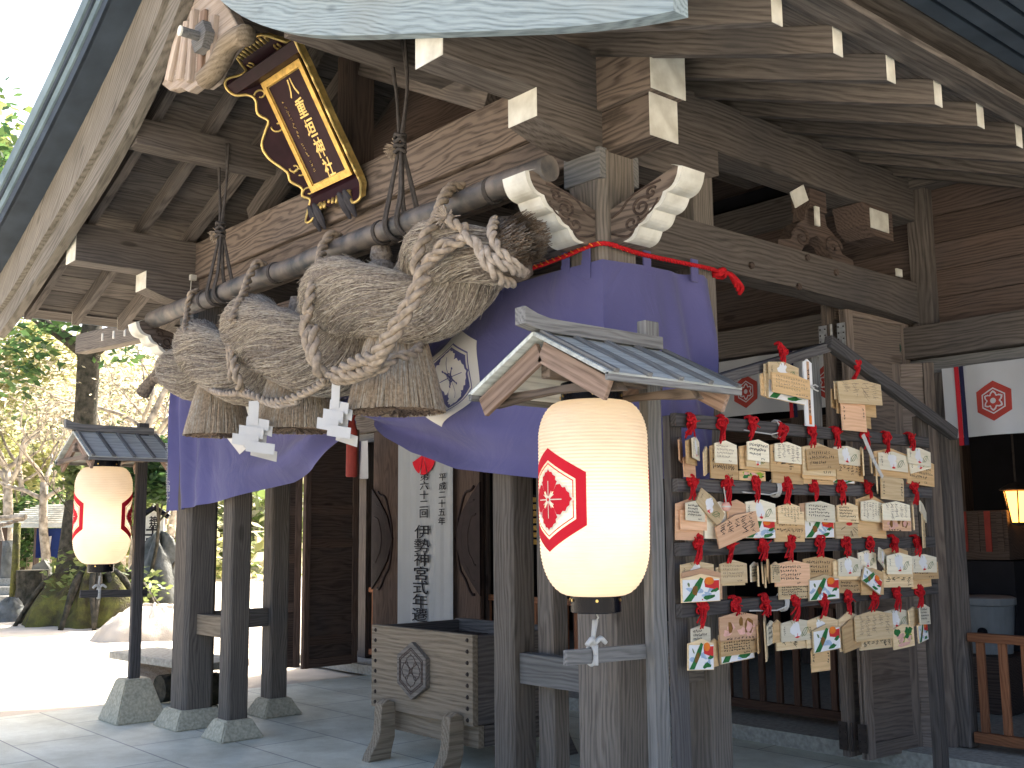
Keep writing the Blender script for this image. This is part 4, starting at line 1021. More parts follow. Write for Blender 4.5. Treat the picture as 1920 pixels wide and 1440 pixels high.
def maku_front():
    nx, nz = 190, 44; mb = MB(); vs = []
    for j in range(nz+1):
        for i in range(nx+1):
            x = -4.90+5.045*i/nx; t = j/nz; zb_ = cb(x); z = 2.79-(2.79-zb_)*t
            xo = x+(.18*(1-t)**1.2 if x < -4.7 else 0)*min(1, (-4.7-x)/.2+0 if x < -4.7 else 0)
            vs.append((xo, fy(x, z), z))
    fs = [(j*(nx+1)+i, j*(nx+1)+i+1, (j+1)*(nx+1)+i+1, (j+1)*(nx+1)+i) for j in range(nz) for i in range(nx)]
    mb.add(vs, fs)
    # side sheet beyond the corner: x = .148, y from -.158 to .70
    ny = 34; vs = []
    for j in range(nz+1):
        for i in range(ny+1):
            y = -.158+.86*i/ny; t = j/nz; zb_ = 1.725+.02*math.sin(y*5); z = 2.79-(2.79-zb_)*t+(.045*(y+.158))*(1-t)
            k = min(1, (y+.158)/.35); k2 = min(1, max(0, (y-.25)/.3))
            x = .145+(.010*math.sin(y*11+z*2.5)+.0)*k+.028*k2*math.sin((y+z*.28)*24)-.03*k2
            vs.append((x, y, z))
    fs = [(j*(ny+1)+i, j*(ny+1)+i+1, (j+1)*(ny+1)+i+1, (j+1)*(ny+1)+i) for j in range(nz) for i in range(ny)]
    mb.add(vs, fs)
    return mb.build('cloth', 'purple', maku, smooth=True)
maku_front()
# loops that hold the rope
for x in (-.105, .04, -.62, -1.4, -2.2, -3.1, -3.9, -4.55):
    mb = MB(); mb.box((x, -.160, 2.815), (.052, .008, .12)); mb.box((x, -.1645, 2.76), (.06, .002, .10)); mb.build('hanging_loop', 'purple', maku)
for y in (at(1213, 492, 'X', .148).y, at(1302, 505, 'X', .148).y): 
    mb = MB(); mb.box((.148, y, 2.815+.045*y), (.008, .055, .12)); mb.build('hanging_loop', 'purple', maku)
for sx, c0 in ((1, V((-1.013, 0, 2.342))), (-1, V((2*XC+1.013-.0, 0, 2.342)))):
    ux, uz = V((sx*.277*.98, 0, .040)), V((sx*.034, 0, .274))
    def fn(x, y, l, ux=ux, uz=uz, c0=c0):
        p = c0+ux*x+uz*y; p.y = fy(p.x, p.z)-.007-l*1.4; return p
    crest_on('crest', 'curtain', ['crest_white', 'purple'], fn, maku, step=.0009, maxe=.05)
# dedication lettering along the left hem: small white characters
try:
    mb = MB()
    for k, ch in enumerate('平成二十年奉納氏子'):
        vs, fs = text_mesh(ch, .075); mb.add([(-4.78+v.x, fy(-4.78+v.x, 2.20-k*.055+v.y)-.004, 2.20-k*.055+v.y) for v in vs], fs)
    mb.build('lettering', 'white_cloth', maku)
except Exception as e: print('text', e)
# red and gold rope through the loops
r_ = random.Random(5); mb = MB(); P = [(-4.72, -.17, 2.78), (-4.2, -.165, 2.86), (-2.5, -.165, 2.84), (-.6, -.165, 2.838), (-.15, -.168, 2.85), (.02, -.17, 2.865), (.12, -.168, 2.868), (.165, -.12, 2.865), (.160, .1, 2.855), (.155, .45, 2.862), (.13, .70, 2.875), (.10, .805, 2.875)]
rope(mb, P, .012, 3, .07, n=6, m=0)
for i in range(len(mb.m)): pass
o = mb.build('curtain_cord', 'red_cord', None, smooth=True); tag(o, 'red and gold twisted cord threaded along the top of the purple curtain', 'cord')
mb = MB(); Pc = resample(catmull(P, 6), .045)
for i in range(0, len(Pc)-1): mb.tube([Pc[i]+V((0, -.012, .008)), Pc[i].lerp(Pc[i+1], .45)+V((0, -.013, -.008))], .0035, 5)
mb.build('gold_thread', 'p_orange', o)
mb = MB(); k = V((.10, .80, 2.875))
for j in range(3): mb.tube(catmull([k+V((.03*math.cos(a), .035*math.sin(a), .02*math.sin(2*a+j))) for a in np.linspace(0, 6.3, 8)], 4), .012, 6)
for j in range(4): mb.tube(catmull([k, k+V((.03, .03+.01*j, .0)), k+V((.03+.01*j, .06+.02*j, -.01-.02*j)), k+V((.03, .095+.012*j, -.05-.018*j))], 5), .012, 6)
mb.build('cord_knot', 'red_cord', o, smooth=True)
# red tassel that gathers the curtain
b = at(660, 800, 'Y', -.22); t = thing('red_tassel', 'dull red cylinder tassel hanging where the purple curtain is gathered', 'tassel', b)
mb = MB(); mb.lathe([(0, .04), (.018, .04), (.022, .02), (.026, 0), (.034, -.02), (.036, -.30), (.03, -.31), (0, -.31)], 20, b); mb.tube([b+V((0, 0, .03)), b+V((0, .03, .10))], .008, 6); mb.build('tassel_body', 'dull_red', t)

# ================================================================== NAME PLAQUE
def plaque():
    cx, yb, zb_ = -2.262, -.185, 3.787; L = .78; Wd = .50
    v = V((0, -.40, .672)).normalized(); x = V((1, 0, 0)); nrm = x.cross(v)   # faces the viewer and down
    o0 = V((cx, yb, zb_))
    mw = axes(o0, x, v, nrm)
    t = thing('name_plaque', 'tilted maroon shrine name plaque in a scrolled gold frame leaning from the upper beam', 'plaque', o0)
    t2 = t
    def LP(u, w_, d): return o0+x*u+v*w_+nrm*d
    # scrolled outer board (right half mirrored)
    half = [(0, -.125), (.10, -.12), (.16, -.085), (.20, -.10), (.25, -.16), (.335, -.155), (.325, -.08), (.30, -.03), (.33, .01), (.315, .06), (.355, .13), (.35, .19), (.375, .25), (.41, .33), (.415, .42), (.36, .50), (.325, .55), (.36, .62), (.34, .70), (.36, .75), (.43, .79), (.455, .86), (.43, .90), (.34, .885), (.27, .89), (.235, .93), (.18, .99), (.07, 1.01), (0, 1.015)]
    # scrolled wings flare forward from the frame; side walls gold
    def WP(u, w_, d):
        k = max(abs(u)-.25, 0, w_-L, -w_); return o0+x*u+v*w_+nrm*(d-.012+k*.80)
    def dense(lp):
        out = []
        for p, q in zip(lp, lp[1:]+lp[:1]):
            m_ = max(1, int(math.hypot(q[0]-p[0], q[1]-p[1])/.05)); out += [(p[0]+(q[0]-p[0])*i/m_, p[1]+(q[1]-p[1])*i/m_) for i in range(m_)]
        return out
    poly = half+[(-a, b) for a, b in reversed(half[1:-1])]; po = dense(poly); hole = dense([(-.249, .001), (.249, .001), (.249, L-.001), (-.249, L-.001)])
    vs, tr = flat_poly([po, hole]); mb = MB()
    mb.add([WP(p.x, p.y, 0) for p in vs], tr, 0); mb.add([WP(p.x, p.y, -.05) for p in vs], tr, 0)
    n_ = len(po); mb.add([WP(a, b, 0) for a, b in po]+[WP(a, b, -.05) for a, b in po], [(i, (i+1) % n_, (i+1) % n_+n_, i+n_) for i in range(n_)], 1)
    mb.build('scrolled_board', ['maroon', 'gold_bright'], t)
    LP0 = LP
    prism('frame_board', [(-.25, 0), (.25, 0), (.25, L), (-.25, L)], .030, 'maroon', t, axes(o0-nrm*.0148, x, v, nrm))
    mb = MB()
    for s_ in (-1, 1):
        path = catmull([WP(s_*a, b, .0) for a, b in half[1:]], 5); mb.tube(path, .0105, 7)
        for (a, b, r0, d0) in ((.285, .155, .035, 1), (.285, .49, .04, -1), (.30, .72, .035, 1), (.285, .02, .032, 1), (.30, .20, .03, -1), (.17, .90, .03, -1), (.40, .83, .028, 1)):
            P = [WP(s_*(a+r0*(1-.6*q)*math.cos(d0*q*5.2+.4)), b+r0*(1-.6*q)*math.sin(d0*q*5.2+.4), .004) for q in np.linspace(0, 1, 14)]; mb.tube(P, .007, 6)
    for k in range(9):
        u = -.20+.05*k; mb.tube([WP(u, -.115+.012*math.cos(k*2), .004), WP(u*1.02, -.085, .004)], .012, 6)
        mb.tube([WP(u*.9, .985+.02*(1-abs(k-4)/4), .004), WP(u*.85, .945, .004)], .010, 6)
    mb.build('gold_scroll', 'gold_bright', t, smooth=True)
    mb = MB(); w_ = .042; d = .030
    for (u0, v0, u1, v1) in ((-.25, 0, .25, w_), (-.25, L-w_, .25, L), (-.25, w_, -.25+w_, L-w_), (.25-w_, w_, .25, L-w_)):
        P = [LP(a, b, c) for c in (.0155, d) for a, b in ((u0, v0), (u1, v0), (u1, v1), (u0, v1))]
        mb.add(P, [(3, 2, 1, 0), (4, 5, 6, 7), (0, 1, 5, 4), (1, 2, 6, 5), (2, 3, 7, 6), (3, 0, 4, 7)])
    mb.build('gold_frame', 'gold', t)
    mb = MB()
    for (u0, v0, u1, v1) in ((-.205, .046, .205, .046), (.205, .046, .205, L-.046), (.205, L-.046, -.205, L-.046), (-.205, L-.046, -.205, .046)): mb.tube([LP(u0, v0, .019), LP(u1, v1, .019)], .004, 5)
    mb.build('inner_bead', 'gold_bright', t)
    mb = MB()
    for k, ch in enumerate('八重垣神社'):
        vs, fs = text_mesh(ch, .135, offset=.0015); w0 = .655-k*.137
        vs = [V((p.x*.8+.10*p.y, p.y, 0)) for p in vs]   # brushed slant
        mb.add([LP(.035+p.x, w0+p.y, .0175) for p in vs], fs)
        mb.add([LP(.035+p.x+.002, w0+p.y, .0165) for p in vs], fs)
    mb.build('lettering', 'gold_bright', t)
    mb = MB(); r_ = random.Random(3)
    for k in range(17):
        if k == 9: continue
        for j in range(4):
            u0, v0 = -.125+r_.uniform(-.010, .008), .60-k*.029+r_.uniform(-.01, .01); a = r_.choice((0, .2, 1.5, -.8)); l = r_.uniform(.005, .011)
            mb.tube([LP(u0, v0, .0175), LP(u0+l*math.cos(a), v0+l*math.sin(a), .0175)], .0016, 4)
    mb.build('inscription', 'gold_bright', t)
    # dark leather pads on the hooks below
    for s_, u0 in ((-1, -.245), (1, .13)):
        mb = MB()
        for k in (0, 1):
            c_ = LP(u0+.055*k, -.155, .10); prof = [(0, .095), (.02, .085), (.042, .03), (.038, -.03), (.015, -.095), (0, -.10)]
            vs = []; n = 8
            for r0, z0 in prof:
                for q in range(n): a = 2*math.pi*q/n; vs.append(c_+x*(r0*math.cos(a)+(.010*k))+v*z0+nrm*(r0*.45*math.sin(a)))
            mb.add(vs, [(i*n+q, i*n+(q+1) % n, (i+1)*n+(q+1) % n, (i+1)*n+q) for i in range(len(prof)-1) for q in range(n)])
        mb.build('support_pad', 'cushion', t)
plaque()

# ================================================================== LANTERNS ON POSTS
def lantern_stand(px_, py_, ly, faces, dz, label_s, label_l, base):
    """post at (px_, py_), lantern hanging at (px_, ly)"""
    g = 'roofed lantern posts either side of the porch'
    t = thing('lantern_post', label_s, 'lantern post', (px_, py_, 0), g)
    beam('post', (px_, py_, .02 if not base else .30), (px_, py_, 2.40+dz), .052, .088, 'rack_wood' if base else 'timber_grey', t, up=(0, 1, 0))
    if base:
        b = frustum(px_, py_, .21, .42, .33, t); 
    zr0 = (2.30 if base else 2.262)+dz; (y0, y1), hw, drop = ((ly-.27, ly+.44), .40, .225) if base else ((ly-.355, ly+.425), .405, .205)
    # roof boards, thin, two slopes, with battens
    pxp, px_ = px_, px_+(0 if base else .035)
    for s in (-1, 1):
        a = V((px_, (y0+y1)/2, zr0)); e = V((px_+s*hw, (y0+y1)/2, zr0-drop)); c = (a+e)/2; sl = (e-a); up = V((drop, 0, s*hw))*s
        up = V((s*drop, 0, hw)).normalized()
        beam('roof_board', (c.x, y0, c.z), (c.x, y1, c.z), sl.length, .016, 'roof_zinc', t, up=up, bev=.002)
        for k in range(5):
            y = y0+.03+(y1-y0-.06)*k/4; o = beam('batten', (px_+s*.02, y, zr0-.01+.017), (px_+s*(hw+.012), y, zr0-drop-.006+.017), .026, .016, 'timber_grey', t, bev=.002)
        beam('end_fillet', (px_+s*(hw-.01), y0+.0, zr0-drop-.008), (px_+s*(hw-.01), y1, zr0-drop-.008), .02, .03, 'timber_grey', t, bev=.002)
        for yy in (y0+.045, y1-.05):
            beam('gable_board', (px_+s*.004, yy, zr0-.070), (px_+s*(hw-.045), yy, zr0-drop-.052), .022, .085, 'timber_warm', t, bev=.003)
    # ridge board with an upturned nose
    n = 12; P = []
    for i in range(n+1):
        q = i/n; P.append((y0-.065+(y1-y0+.02)*q, .035*max(0, (1-q*5))**2))
    poly = [(a, zr0+.008+b*.6) for a, b in P]+[(a+(.0 if i else 0), zr0+.062+b) for i, (a, b) in enumerate(reversed(P))]
    prism('ridge_board', poly, .06, 'timber_grey', t, YZ(px_-.03))
    for yy, ww in ((ly-.24, .05), (ly+.20, .05)):
        pts_ = [(-.37, -.02), (-.33, .03), (.33, .03), (.37, -.02), (.26, -.012), (.15, .0), (0, .006), (-.15, .0), (-.26, -.012)]
        prism('cross_arm', [(px_+a, zr0-.235+b) for a, b in pts_][::-1], ww, 'timber_red', t, XZ(yy+ww/2))
    px_ = pxp
    beam('top_arm', (px_, ly-.26, zr0-.13), (px_, py_+.06, zr0-.13), .05, .07, 'timber_red', t)
    beam('lower_arm', (px_-.033, ly-.145, 1.00+dz), (px_-.033, py_+.10, .985+dz), .024, .06, 'timber_grey' if not base else 'rack_wood', t)
    l = thing('paper_lantern', label_l, 'lantern', (px_, ly, 1.60+dz), 'cream paper lanterns with red crests')
    zb_, zt = 1.235+dz, 2.02+dz; Rm = .2235; nr = 56
    def rad(z):
        q = (z-zb_)/(zt-zb_)
        if q > .80: s = (q-.80)/.20; r = Rm-(Rm-.128)*(1-math.sqrt(max(0, 1-s*s)))*1.0 if s < 1 else .128
        elif q < .24: s = (.24-q)/.24; r = (Rm-.012*s)-(Rm-.012-.10)*(1-math.sqrt(max(0, 1-(s**1.15)**2)))
        else: r = Rm
        return r*(1-.05*max(0, (.45-q)))
    prof = []
    for i in range(nr*4+1):
        z = zb_+(zt-zb_)*i/(nr*4); prof.append((rad(z)+.0034*abs(math.cos(math.pi*i/4))-.0022, z))
    prof = [(.098, zb_)]+prof+[(.126, zt)]
    mb = MB(); mb.lathe(prof, 64, (px_, ly, 0)); mb.build('paper_body', 'lantern', l, smooth=True)
    for fa in faces:
        fa = math.radians(fa); zc = (zb_+zt)/2-.01; R_ = .205
        def fn(x, y, lf, fa=fa): 
            z = zc+y; r = rad(z)+.0012+lf; a = fa+x/Rm; return V((px_+r*math.cos(a), ly+r*math.sin(a), z))
        crest_on('crest', 'lantern', ['crest_red', 'cream'], fn, l, step=.0006, maxe=.012, R=R_)
    mb = MB(); mb.lathe([(.118, zt-.01), (.128, zt), (.128, zt+.075), (.118, zt+.078), (.116, zt+.01)], 48, (px_, ly, 0))
    mb.tube([(px_-.11, ly, zt+.06), (px_-.05, ly, zt+.10), (px_+.05, ly, zt+.10), (px_+.11, ly, zt+.06)], .008, 6)
    mb.build('top_ring', 'black', l, smooth=False)
    mb = MB(); mb.lathe([(.09, zb_+.01), (.102, zb_+.004), (.102, zb_-.062), (.094, zb_-.066), (.090, zb_-.05), (.0, zb_-.05)], 48, (px_, ly, 0)); mb.build('bottom_ring', 'black', l)
    mb = MB()
    for a in (-1.9, -.75, .4, 1.55, 2.7, 3.8):
        for rr, zz in ((.129, zt+.02), (.103, zb_-.015)): mb.tube([(px_+rr*math.cos(a), ly+rr*math.sin(a), zz), (px_+(rr+.004)*math.cos(a), ly+(rr+.004)*math.sin(a), zz)], .006, 8)
    mb.build('brass_stud', 'brass', l)
    bl = bpy.data.lights.new('lantern_bulb', 'POINT'); bl.energy = 1.25; bl.shadow_soft_size = .05; bl.color = (1, .85, .67)
    bo = bpy.data.objects.new('lantern_bulb', bl); COL.objects.link(bo); bo.location = (px_, ly, zb_+.30)
    # white tie to the lower arm
    mb = MB(); zz = zb_-.066
    mb.tube([(px_, ly, zz), (px_+.012, ly, zz-.02), (px_, ly, zz-.035)], .004, 5); mb.tube([(px_-.01, ly, zz-.03), (px_-.024, ly, 1.035+dz)], .009, 6); mb.tube([(px_+.0, ly, zz-.03), (px_-.030, ly, 1.035+dz)], .009, 6)
    c = V((px_-.033, ly, 1.0+dz))
    mb.tube([c+V((.018*math.cos(a)*1.3, .0, .040*math.sin(a))) for a in np.linspace(0, 6.3, 13)], .008, 6)
    mb.tube([c+V((.02, .008, .040*math.sin(a))) for a in np.linspace(-1.57, 1.57, 5)], .009, 6)
    for s in (-1, 1): mb.tube(catmull([c+V((.022, 0, .045)), c+V((.03, s*.025, .065)), c+V((.03, s*.055, .045))], 4), [.009, .009, .010, .010, .011, .011, .010, .010, .009][:9], 6)
    mb.build('white_tie', 'paper', l, smooth=True)
lantern_stand(.56, -.31, -.668, (-98, 84), 0, 'grey wooden lantern post with little boarded roof beside the plaque rack', 'large cream paper lantern with red flower crest, nearest, in front of the corner pillar', False)
lantern_stand(-5.19, -.24, -.548, (-106, 64), .025, 'dark wooden lantern post with little boarded roof on a pale stone block at far left', 'small looking cream paper lantern with red crests at the far left, over the sand', True)

# ================================================================== OFFERTORY BOX
def offering_box():
    x0, x1, y0, y1, zb_, zt = -2.755, -1.635, .46, 1.24, .305, .857
    t = thing('offertory_box', 'pale weathered wooden offertory box with carved hexagon crest, studs and curved legs', 'offertory box', (-2.2, .85, 0))
    th = .045
    beam('front_board', (x0, y0+th/2, (zb_+zt)/2), (x1, y0+th/2, (zb_+zt)/2), th, zt-zb_, 'box_wood', t)
    beam('back_board', (x0, y1-th/2, (zb_+zt)/2), (x1, y1-th/2, (zb_+zt)/2), th, zt-zb_, 'timber', t)
    for x in (x0+.03, x1-.03): beam('side_board', (x, y0+th, (zb_+zt)/2-.004), (x, y1-th, (zb_+zt)/2-.004), th, zt-zb_-.01, 'timber', t)
    for k in range(14): beam('slat', (x0+.07+(x1-x0-.14)*k/13, y0+.05, zt-.10), (x0+.07+(x1-x0-.14)*k/13, y1-.05, zt-.10), .045, .03, 'timber_dark', t, bev=.002)
    beam('base_plinth', (x0+.05, y0+.075, .235), (x1-.01, y0+.075, .235), .05, .135, 'box_wood', t)
    for x in (x0+.09, x1-.04): beam('base_plinth', (x, y0+.105, .235), (x, y1-.04, .235), .05, .13, 'timber', t)
    mb = MB()
    for k in range(8):
        z = zb_+.035+(zt-zb_-.07)*k/7
        for x in (x0+.052, x1-.05): mb = MB(); mb.tube([(x, y0-.001, z), (x, y0-.010, z)], [.014, .008], 10); mb.build('stud', 'iron', t)
    def leg(cx, yf, sgn):
        pts_ = [(-.055, .315), (-.052, .36), (.0, .385), (.05, .36), (.058, .31), (.06, .25), (.066, .18), (.085, .12), (.14, .04), (.155, 0), (-.02, 0), (-.03, .06), (-.055, .14), (-.055, .22)]
        # foot flares outward to the front: profile in (-y, z)
        poly = [(-a, b) for a, b in pts_]; wd = .085
        return prism('leg', [(yf+a, b) for a, b in poly], wd, 'box_wood', t, YZ(cx-wd/2), bev=.004)
    leg(x0+.25, y0-.055, 1); leg(x1-.13, y0-.055, 1)
    for cx in (x0+.25, x1-.13):
        o = prism('leg', [(y1+.055-a if False else y1+.05+a, b) for a, b in [(-.055, .315), (-.052, .36), (0, .385), (.05, .36), (.058, .31), (.066, .18), (.085, .12), (.155, 0), (-.02, 0), (-.055, .14)]][::-1], .085, 'timber', t, YZ(cx-.0425))
    c = V((-2.235, y0, .59)); R_ = .185
    prism('crest_block', hexa(R_), .036, 'timber_post', t, axes((c.x, y0, c.z), (1, 0, 0), (0, 0, 1), (0, -1, 0)), bev=.003)
    mb = MB()
    for r0 in (.80, .72):
        P = [V((c.x+a*R_*r0, y0-.037, c.z+b*R_*r0)) for a, b in hexa(1)]; P.append(P[0]); mb.tube(P, .004, 5)
    for a in range(4):
        P = [V((c.x+p[0]*R_*1.0, y0-.037, c.z+p[1]*R_*1.0)) for p in petal(math.pi/2*a, .95, 1.3)]; P.append(P[0]); mb.tube(P, .0032, 5)
    P = [V((c.x+p[0], y0-.038, c.z+p[1])) for p in disc(0, 0, .016)]; P.append(P[0]); mb.tube(P, .003, 5)
    mb.build('carved_flower', 'timber_dark', t)
offering_box()

# ================================================================== VERTICAL BANNER
def banner():
    y = PY-.075; x0, x1 = at(745, 1000, 'Y', y).x, at(849, 1000, 'Y', y).x
    t = thing('vertical_banner', 'long pale banner with black brush characters hanging on the door panel behind the box', 'banner', (-5.54, y, 2.6))
    fyb = lambda x: y+.006*math.sin(x*31)+.004*math.sin(x*77)
    n = 40; mb = MB(); vs = [(x0+(x1-x0)*i/n, fyb(x0+(x1-x0)*i/n), z) for z in (.45, 1.5, 2.6) for i in range(n+1)]
    mb.add(vs, [(j*(n+1)+i, j*(n+1)+i+1, (j+1)*(n+1)+i+1, (j+1)*(n+1)+i) for j in range(2) for i in range(n)]); mb.build('cloth', 'banner_cloth', t, smooth=True)
    mb = MB()
    def put(txt, cx, ztop, size, pitch, wide=1.15):
        for k, ch in enumerate(txt):
            vs, fs = text_mesh(ch, size, offset=.0035); z0 = ztop-pitch*k; mb.add([(cx+v.x*wide, y-.018, z0+v.y) for v in vs], fs)
    for txt, px_, py0, py1, hh, ww in (('第六十二回', 798, 893, 963, .098, .165), ('伊勢神宮式年遷', 796, 997, 1153, .150, .285), ('平成二十五年', 832, 895, 977, .085, .125)):
        n_ = len(txt)
        for k, ch in enumerate(txt):
            p = at(px_-(py0-893)*.02-k*(.8 if n_ == 7 else .3), py0+(py1-py0)*k/(n_-1), 'Y', y); vs, fs = text_mesh(ch, 1, offset=0)
            mb.add([(p.x+v.x*ww, y-.018, p.z+v.y*hh) for v in vs], fs); mb.add([(p.x+.006+v.x*ww, y-.0185, p.z+.002+v.y*hh) for v in vs], fs)
    mb.build('lettering', 'ink', t)
    mb = MB(); c = at(797, 852, 'Y', y); c.y = y-.02; R_ = .21
    for a0, a1 in ((200, 250), (255, 285), (290, 340), (20, 70), (110, 160)):
        vs = [c]+[c+V((R_*math.cos(math.radians(a)), 0, R_*math.sin(math.radians(a)))) for a in np.linspace(a0, a1, 8)]; mb.add(vs, [(0, i, i+1) for i in range(1, 8)])
    mb.build('emblem', 'crest_red', t)
banner()

# ================================================================== VOTIVE PLAQUE RACK
RX = .42
rack = thing('plaque_rack', 'dark weathered rack with gabled top board and four rails crowded with votive plaques', 'plaque rack', (RX, 1.2, 0))
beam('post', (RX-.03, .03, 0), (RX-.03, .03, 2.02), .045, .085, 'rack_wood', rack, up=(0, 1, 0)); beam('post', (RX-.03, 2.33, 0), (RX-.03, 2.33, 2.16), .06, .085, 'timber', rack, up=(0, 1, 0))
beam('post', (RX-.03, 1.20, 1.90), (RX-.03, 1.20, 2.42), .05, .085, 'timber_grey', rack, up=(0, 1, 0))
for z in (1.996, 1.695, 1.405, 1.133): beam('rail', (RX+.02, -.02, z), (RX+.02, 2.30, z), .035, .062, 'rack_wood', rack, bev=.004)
pk = V((RX, 1.33, 2.515))
beam('gable_rail', (RX+.0, 1.40, 2.50), (RX+.0, .12, 2.155), .09, .05, 'rack_wood', rack); beam('gable_rail', (RX+.045, 1.25, 2.495), (RX+.045, 2.60, 2.055), .05, .072, 'rack_wood', rack)
mb = MB()
for (a, b, z) in ((1465, 812, 1.996), (1462, 920, 1.695), (1476, 1132, 1.133)):
    y = at(a, b, 'X', RX+.04).y
    for k in range(3): mb.tube([(RX+.02+.03*math.cos(q), y-.012*k, z+.043*math.sin(q)) for q in np.linspace(0, 6.3, 13)], .005, 5)
    mb.tube([(RX+.05, y-.02, z-.02), (RX+.05, y-.10, z-.035), (RX+.05, y-.32, z-.025)], .0035, 5)
mb.build('white_string', 'paper', rack)

def zone(off, sc): return lambda a, b: (off[0]+a/sc, off[1]+b/sc)
Z5, Z6, Z8 = zone((1240, 760), 3.5556), zone((1240, 1000), 3.5556), zone((1340, 640), 5.3333)
WOODS = {'a': 'ema1', 'b': 'ema2', 'c': 'ema3', 'd': 'ema4'}
WN = {'a': 'yellowish', 'b': 'tan', 'c': 'pinkish', 'd': 'pale'}
TN = {'p': 'blank', 't': 'handwritten', 'f': 'faintly handwritten', 's': 'snake painted', 'g': 'green-red painted', 'v': 'tall narrow printed', 'l': 'green landscape painted', 'r': 'brown picture printed', 'k': 'red and black sketched'}
def draw(kind, W, Hh, r_):
    """decoration in plaque coordinates: list of (verts2d, faces, material)"""
    out = []
    def P(loop, m): 
        vs, tr = flat_poly([loop]); out.append(([(v.x, v.y) for v in vs], tr, m))
    def blob(cx, cy, rx, ry, m, n=11, j=.25, rot=0.):
        q = []
        for i in range(n):
            a = 2*math.pi*i/n; k = 1+r_.uniform(-j, j); x, y = rx*k*math.cos(a), ry*k*math.sin(a); q.append((cx+x*math.cos(rot)-y*math.sin(rot), cy+x*math.sin(rot)+y*math.cos(rot)))
        P(q, m)
    def strokes(x0, x1, y0, y1, m, cols, rows, vert=True, th=.0016, dens=3):
        for c in range(cols):
            n = r_.randint(int(rows*.55), rows)
            for k in range(n):
                if vert: cx, cy = x0+(x1-x0)*(c+.5)/cols, y1-(y1-y0)*(k+.5)/rows; cw, ch = (x1-x0)/cols*.38, (y1-y0)/rows*.40
                else: cx, cy = x0+(x1-x0)*(k+.5)/rows, y1-(y1-y0)*(c+.5)/cols; cw, ch = (x1-x0)/rows*.42, (y1-y0)/cols*.34
                cx += r_.uniform(-.1, .1)*cw; cy += r_.uniform(-.1, .1)*ch
                for _ in range(dens):
                    a = r_.choice((0, .15, 1.57, 1.45, .8, -.7)); l = r_.uniform(.5, 1)*(cw if abs(math.cos(a)) > .7 else ch); ox, oy = r_.uniform(-.5, .5)*cw, r_.uniform(-.6, .6)*ch
                    P(bar(cx+ox-l*math.cos(a), cy+oy-l*math.sin(a), cx+ox+l*math.cos(a), cy+oy+l*math.sin(a), th), m)
    w2 = W/2
    if kind in 'tf':
        ink = 'ink' if kind == 't' else 'ink_faint'
        if r_.random() < .5: strokes(-w2*.86, w2*.86, Hh*.08, Hh*.86, ink, r_.randint(4, 7), 9, True, .0026 if kind == 't' else .0016)
        else:
            strokes(-w2*.86, w2*.86, Hh*.22, Hh*.82, ink, r_.randint(3, 4), 13, False, .0027 if kind == 't' else .0016)
            strokes(w2*.2, w2*.85, Hh*.05, Hh*.18, ink, 1, 5, False, .002)
    if kind == 'v':
        for s in (-1, 1): strokes(s*w2*.8-.012, s*w2*.8+.012, Hh*.2, Hh*.8, 'ink', 1, 5, True, .0022, 4)
    if kind == 's':
        blob(-w2*.14, Hh*.60, w2*.30, Hh*.28, 'p_white', 12, .3); blob(-w2*.02, Hh*.34, w2*.24, Hh*.2, 'p_white', 9, .3)
        blob(-w2*.02, Hh*.17, w2*.13, Hh*.055, 'p_red', 8, .3); P(bar(-w2*.02, Hh*.18, w2*.0, Hh*.34, .004), 'p_red')
        mbp = []
        cx, cy = w2*.48, Hh*.40
        for i in range(26):
            t = i/25; a = t*4*math.pi; mbp.append((cx+w2*.26*math.cos(a*.75)*(1-.35*t), cy+Hh*.20*math.sin(a)+Hh*.05*(t-.5)))
        for p, q in zip(mbp, mbp[1:]): P(bar(*p, *q, .0032), 'p_line')
        for s in (-1, 1): P(bar(-w2*.25+s*.01, Hh*.80, -w2*.32+s*.016, Hh*.92, .003), 'p_line')
        strokes(-w2*.9, -w2*.75, Hh*.2, Hh*.7, 'ink', 1, 6, True, .0014)
    if kind == 'g':
        P([(-w2*.96, Hh*.02), (w2*.96, Hh*.02), (w2*.96, Hh*.80), (-w2*.96, Hh*.80)], 'p_white')
        for _ in range(5): blob(r_.uniform(-.8, .8)*w2, r_.uniform(.15, .5)*Hh, w2*.22, Hh*.08, 'p_blue', 9, .4, r_.uniform(-.8, .4))
        P([(w2*.20, Hh*.52), (w2*.95, Hh*.40), (w2*.95, Hh*.76), (w2*.15, Hh*.74)], 'p_red')
        blob(w2*.42, Hh*.74, w2*.26, Hh*.14, 'p_orange', 14, .03)
        P([(-w2*.95, Hh*.03), (-w2*.55, Hh*.03), (-w2*.05, Hh*.50), (w2*.12, Hh*.82), (-w2*.05, Hh*.88), (-w2*.30, Hh*.66), (-w2*.62, Hh*.30)], 'p_green')
        blob(-w2*.33, Hh*.40, w2*.15, Hh*.17, 'p_brown', 9, .2, -.5); blob(w2*.40, Hh*.14, w2*.32, Hh*.085, 'p_green', 9, .4, .1); blob(w2*.70, Hh*.40, w2*.2, Hh*.07, 'p_green', 9, .4, .3)
        blob(-w2*.66, Hh*.62, w2*.05, Hh*.10, 'p_line', 7, .3, .6)
    if kind == 'l':
        for _ in range(16): blob(r_.uniform(-.7, .7)*w2, r_.uniform(.25, .78)*Hh, w2*.22, Hh*.13, r_.choice(['p_green', 'p_ygreen', 'p_ygreen', 'p_pink']), 9, .4)
        blob(0, Hh*.15, w2*.6, Hh*.08, 'p_pink', 9, .3)
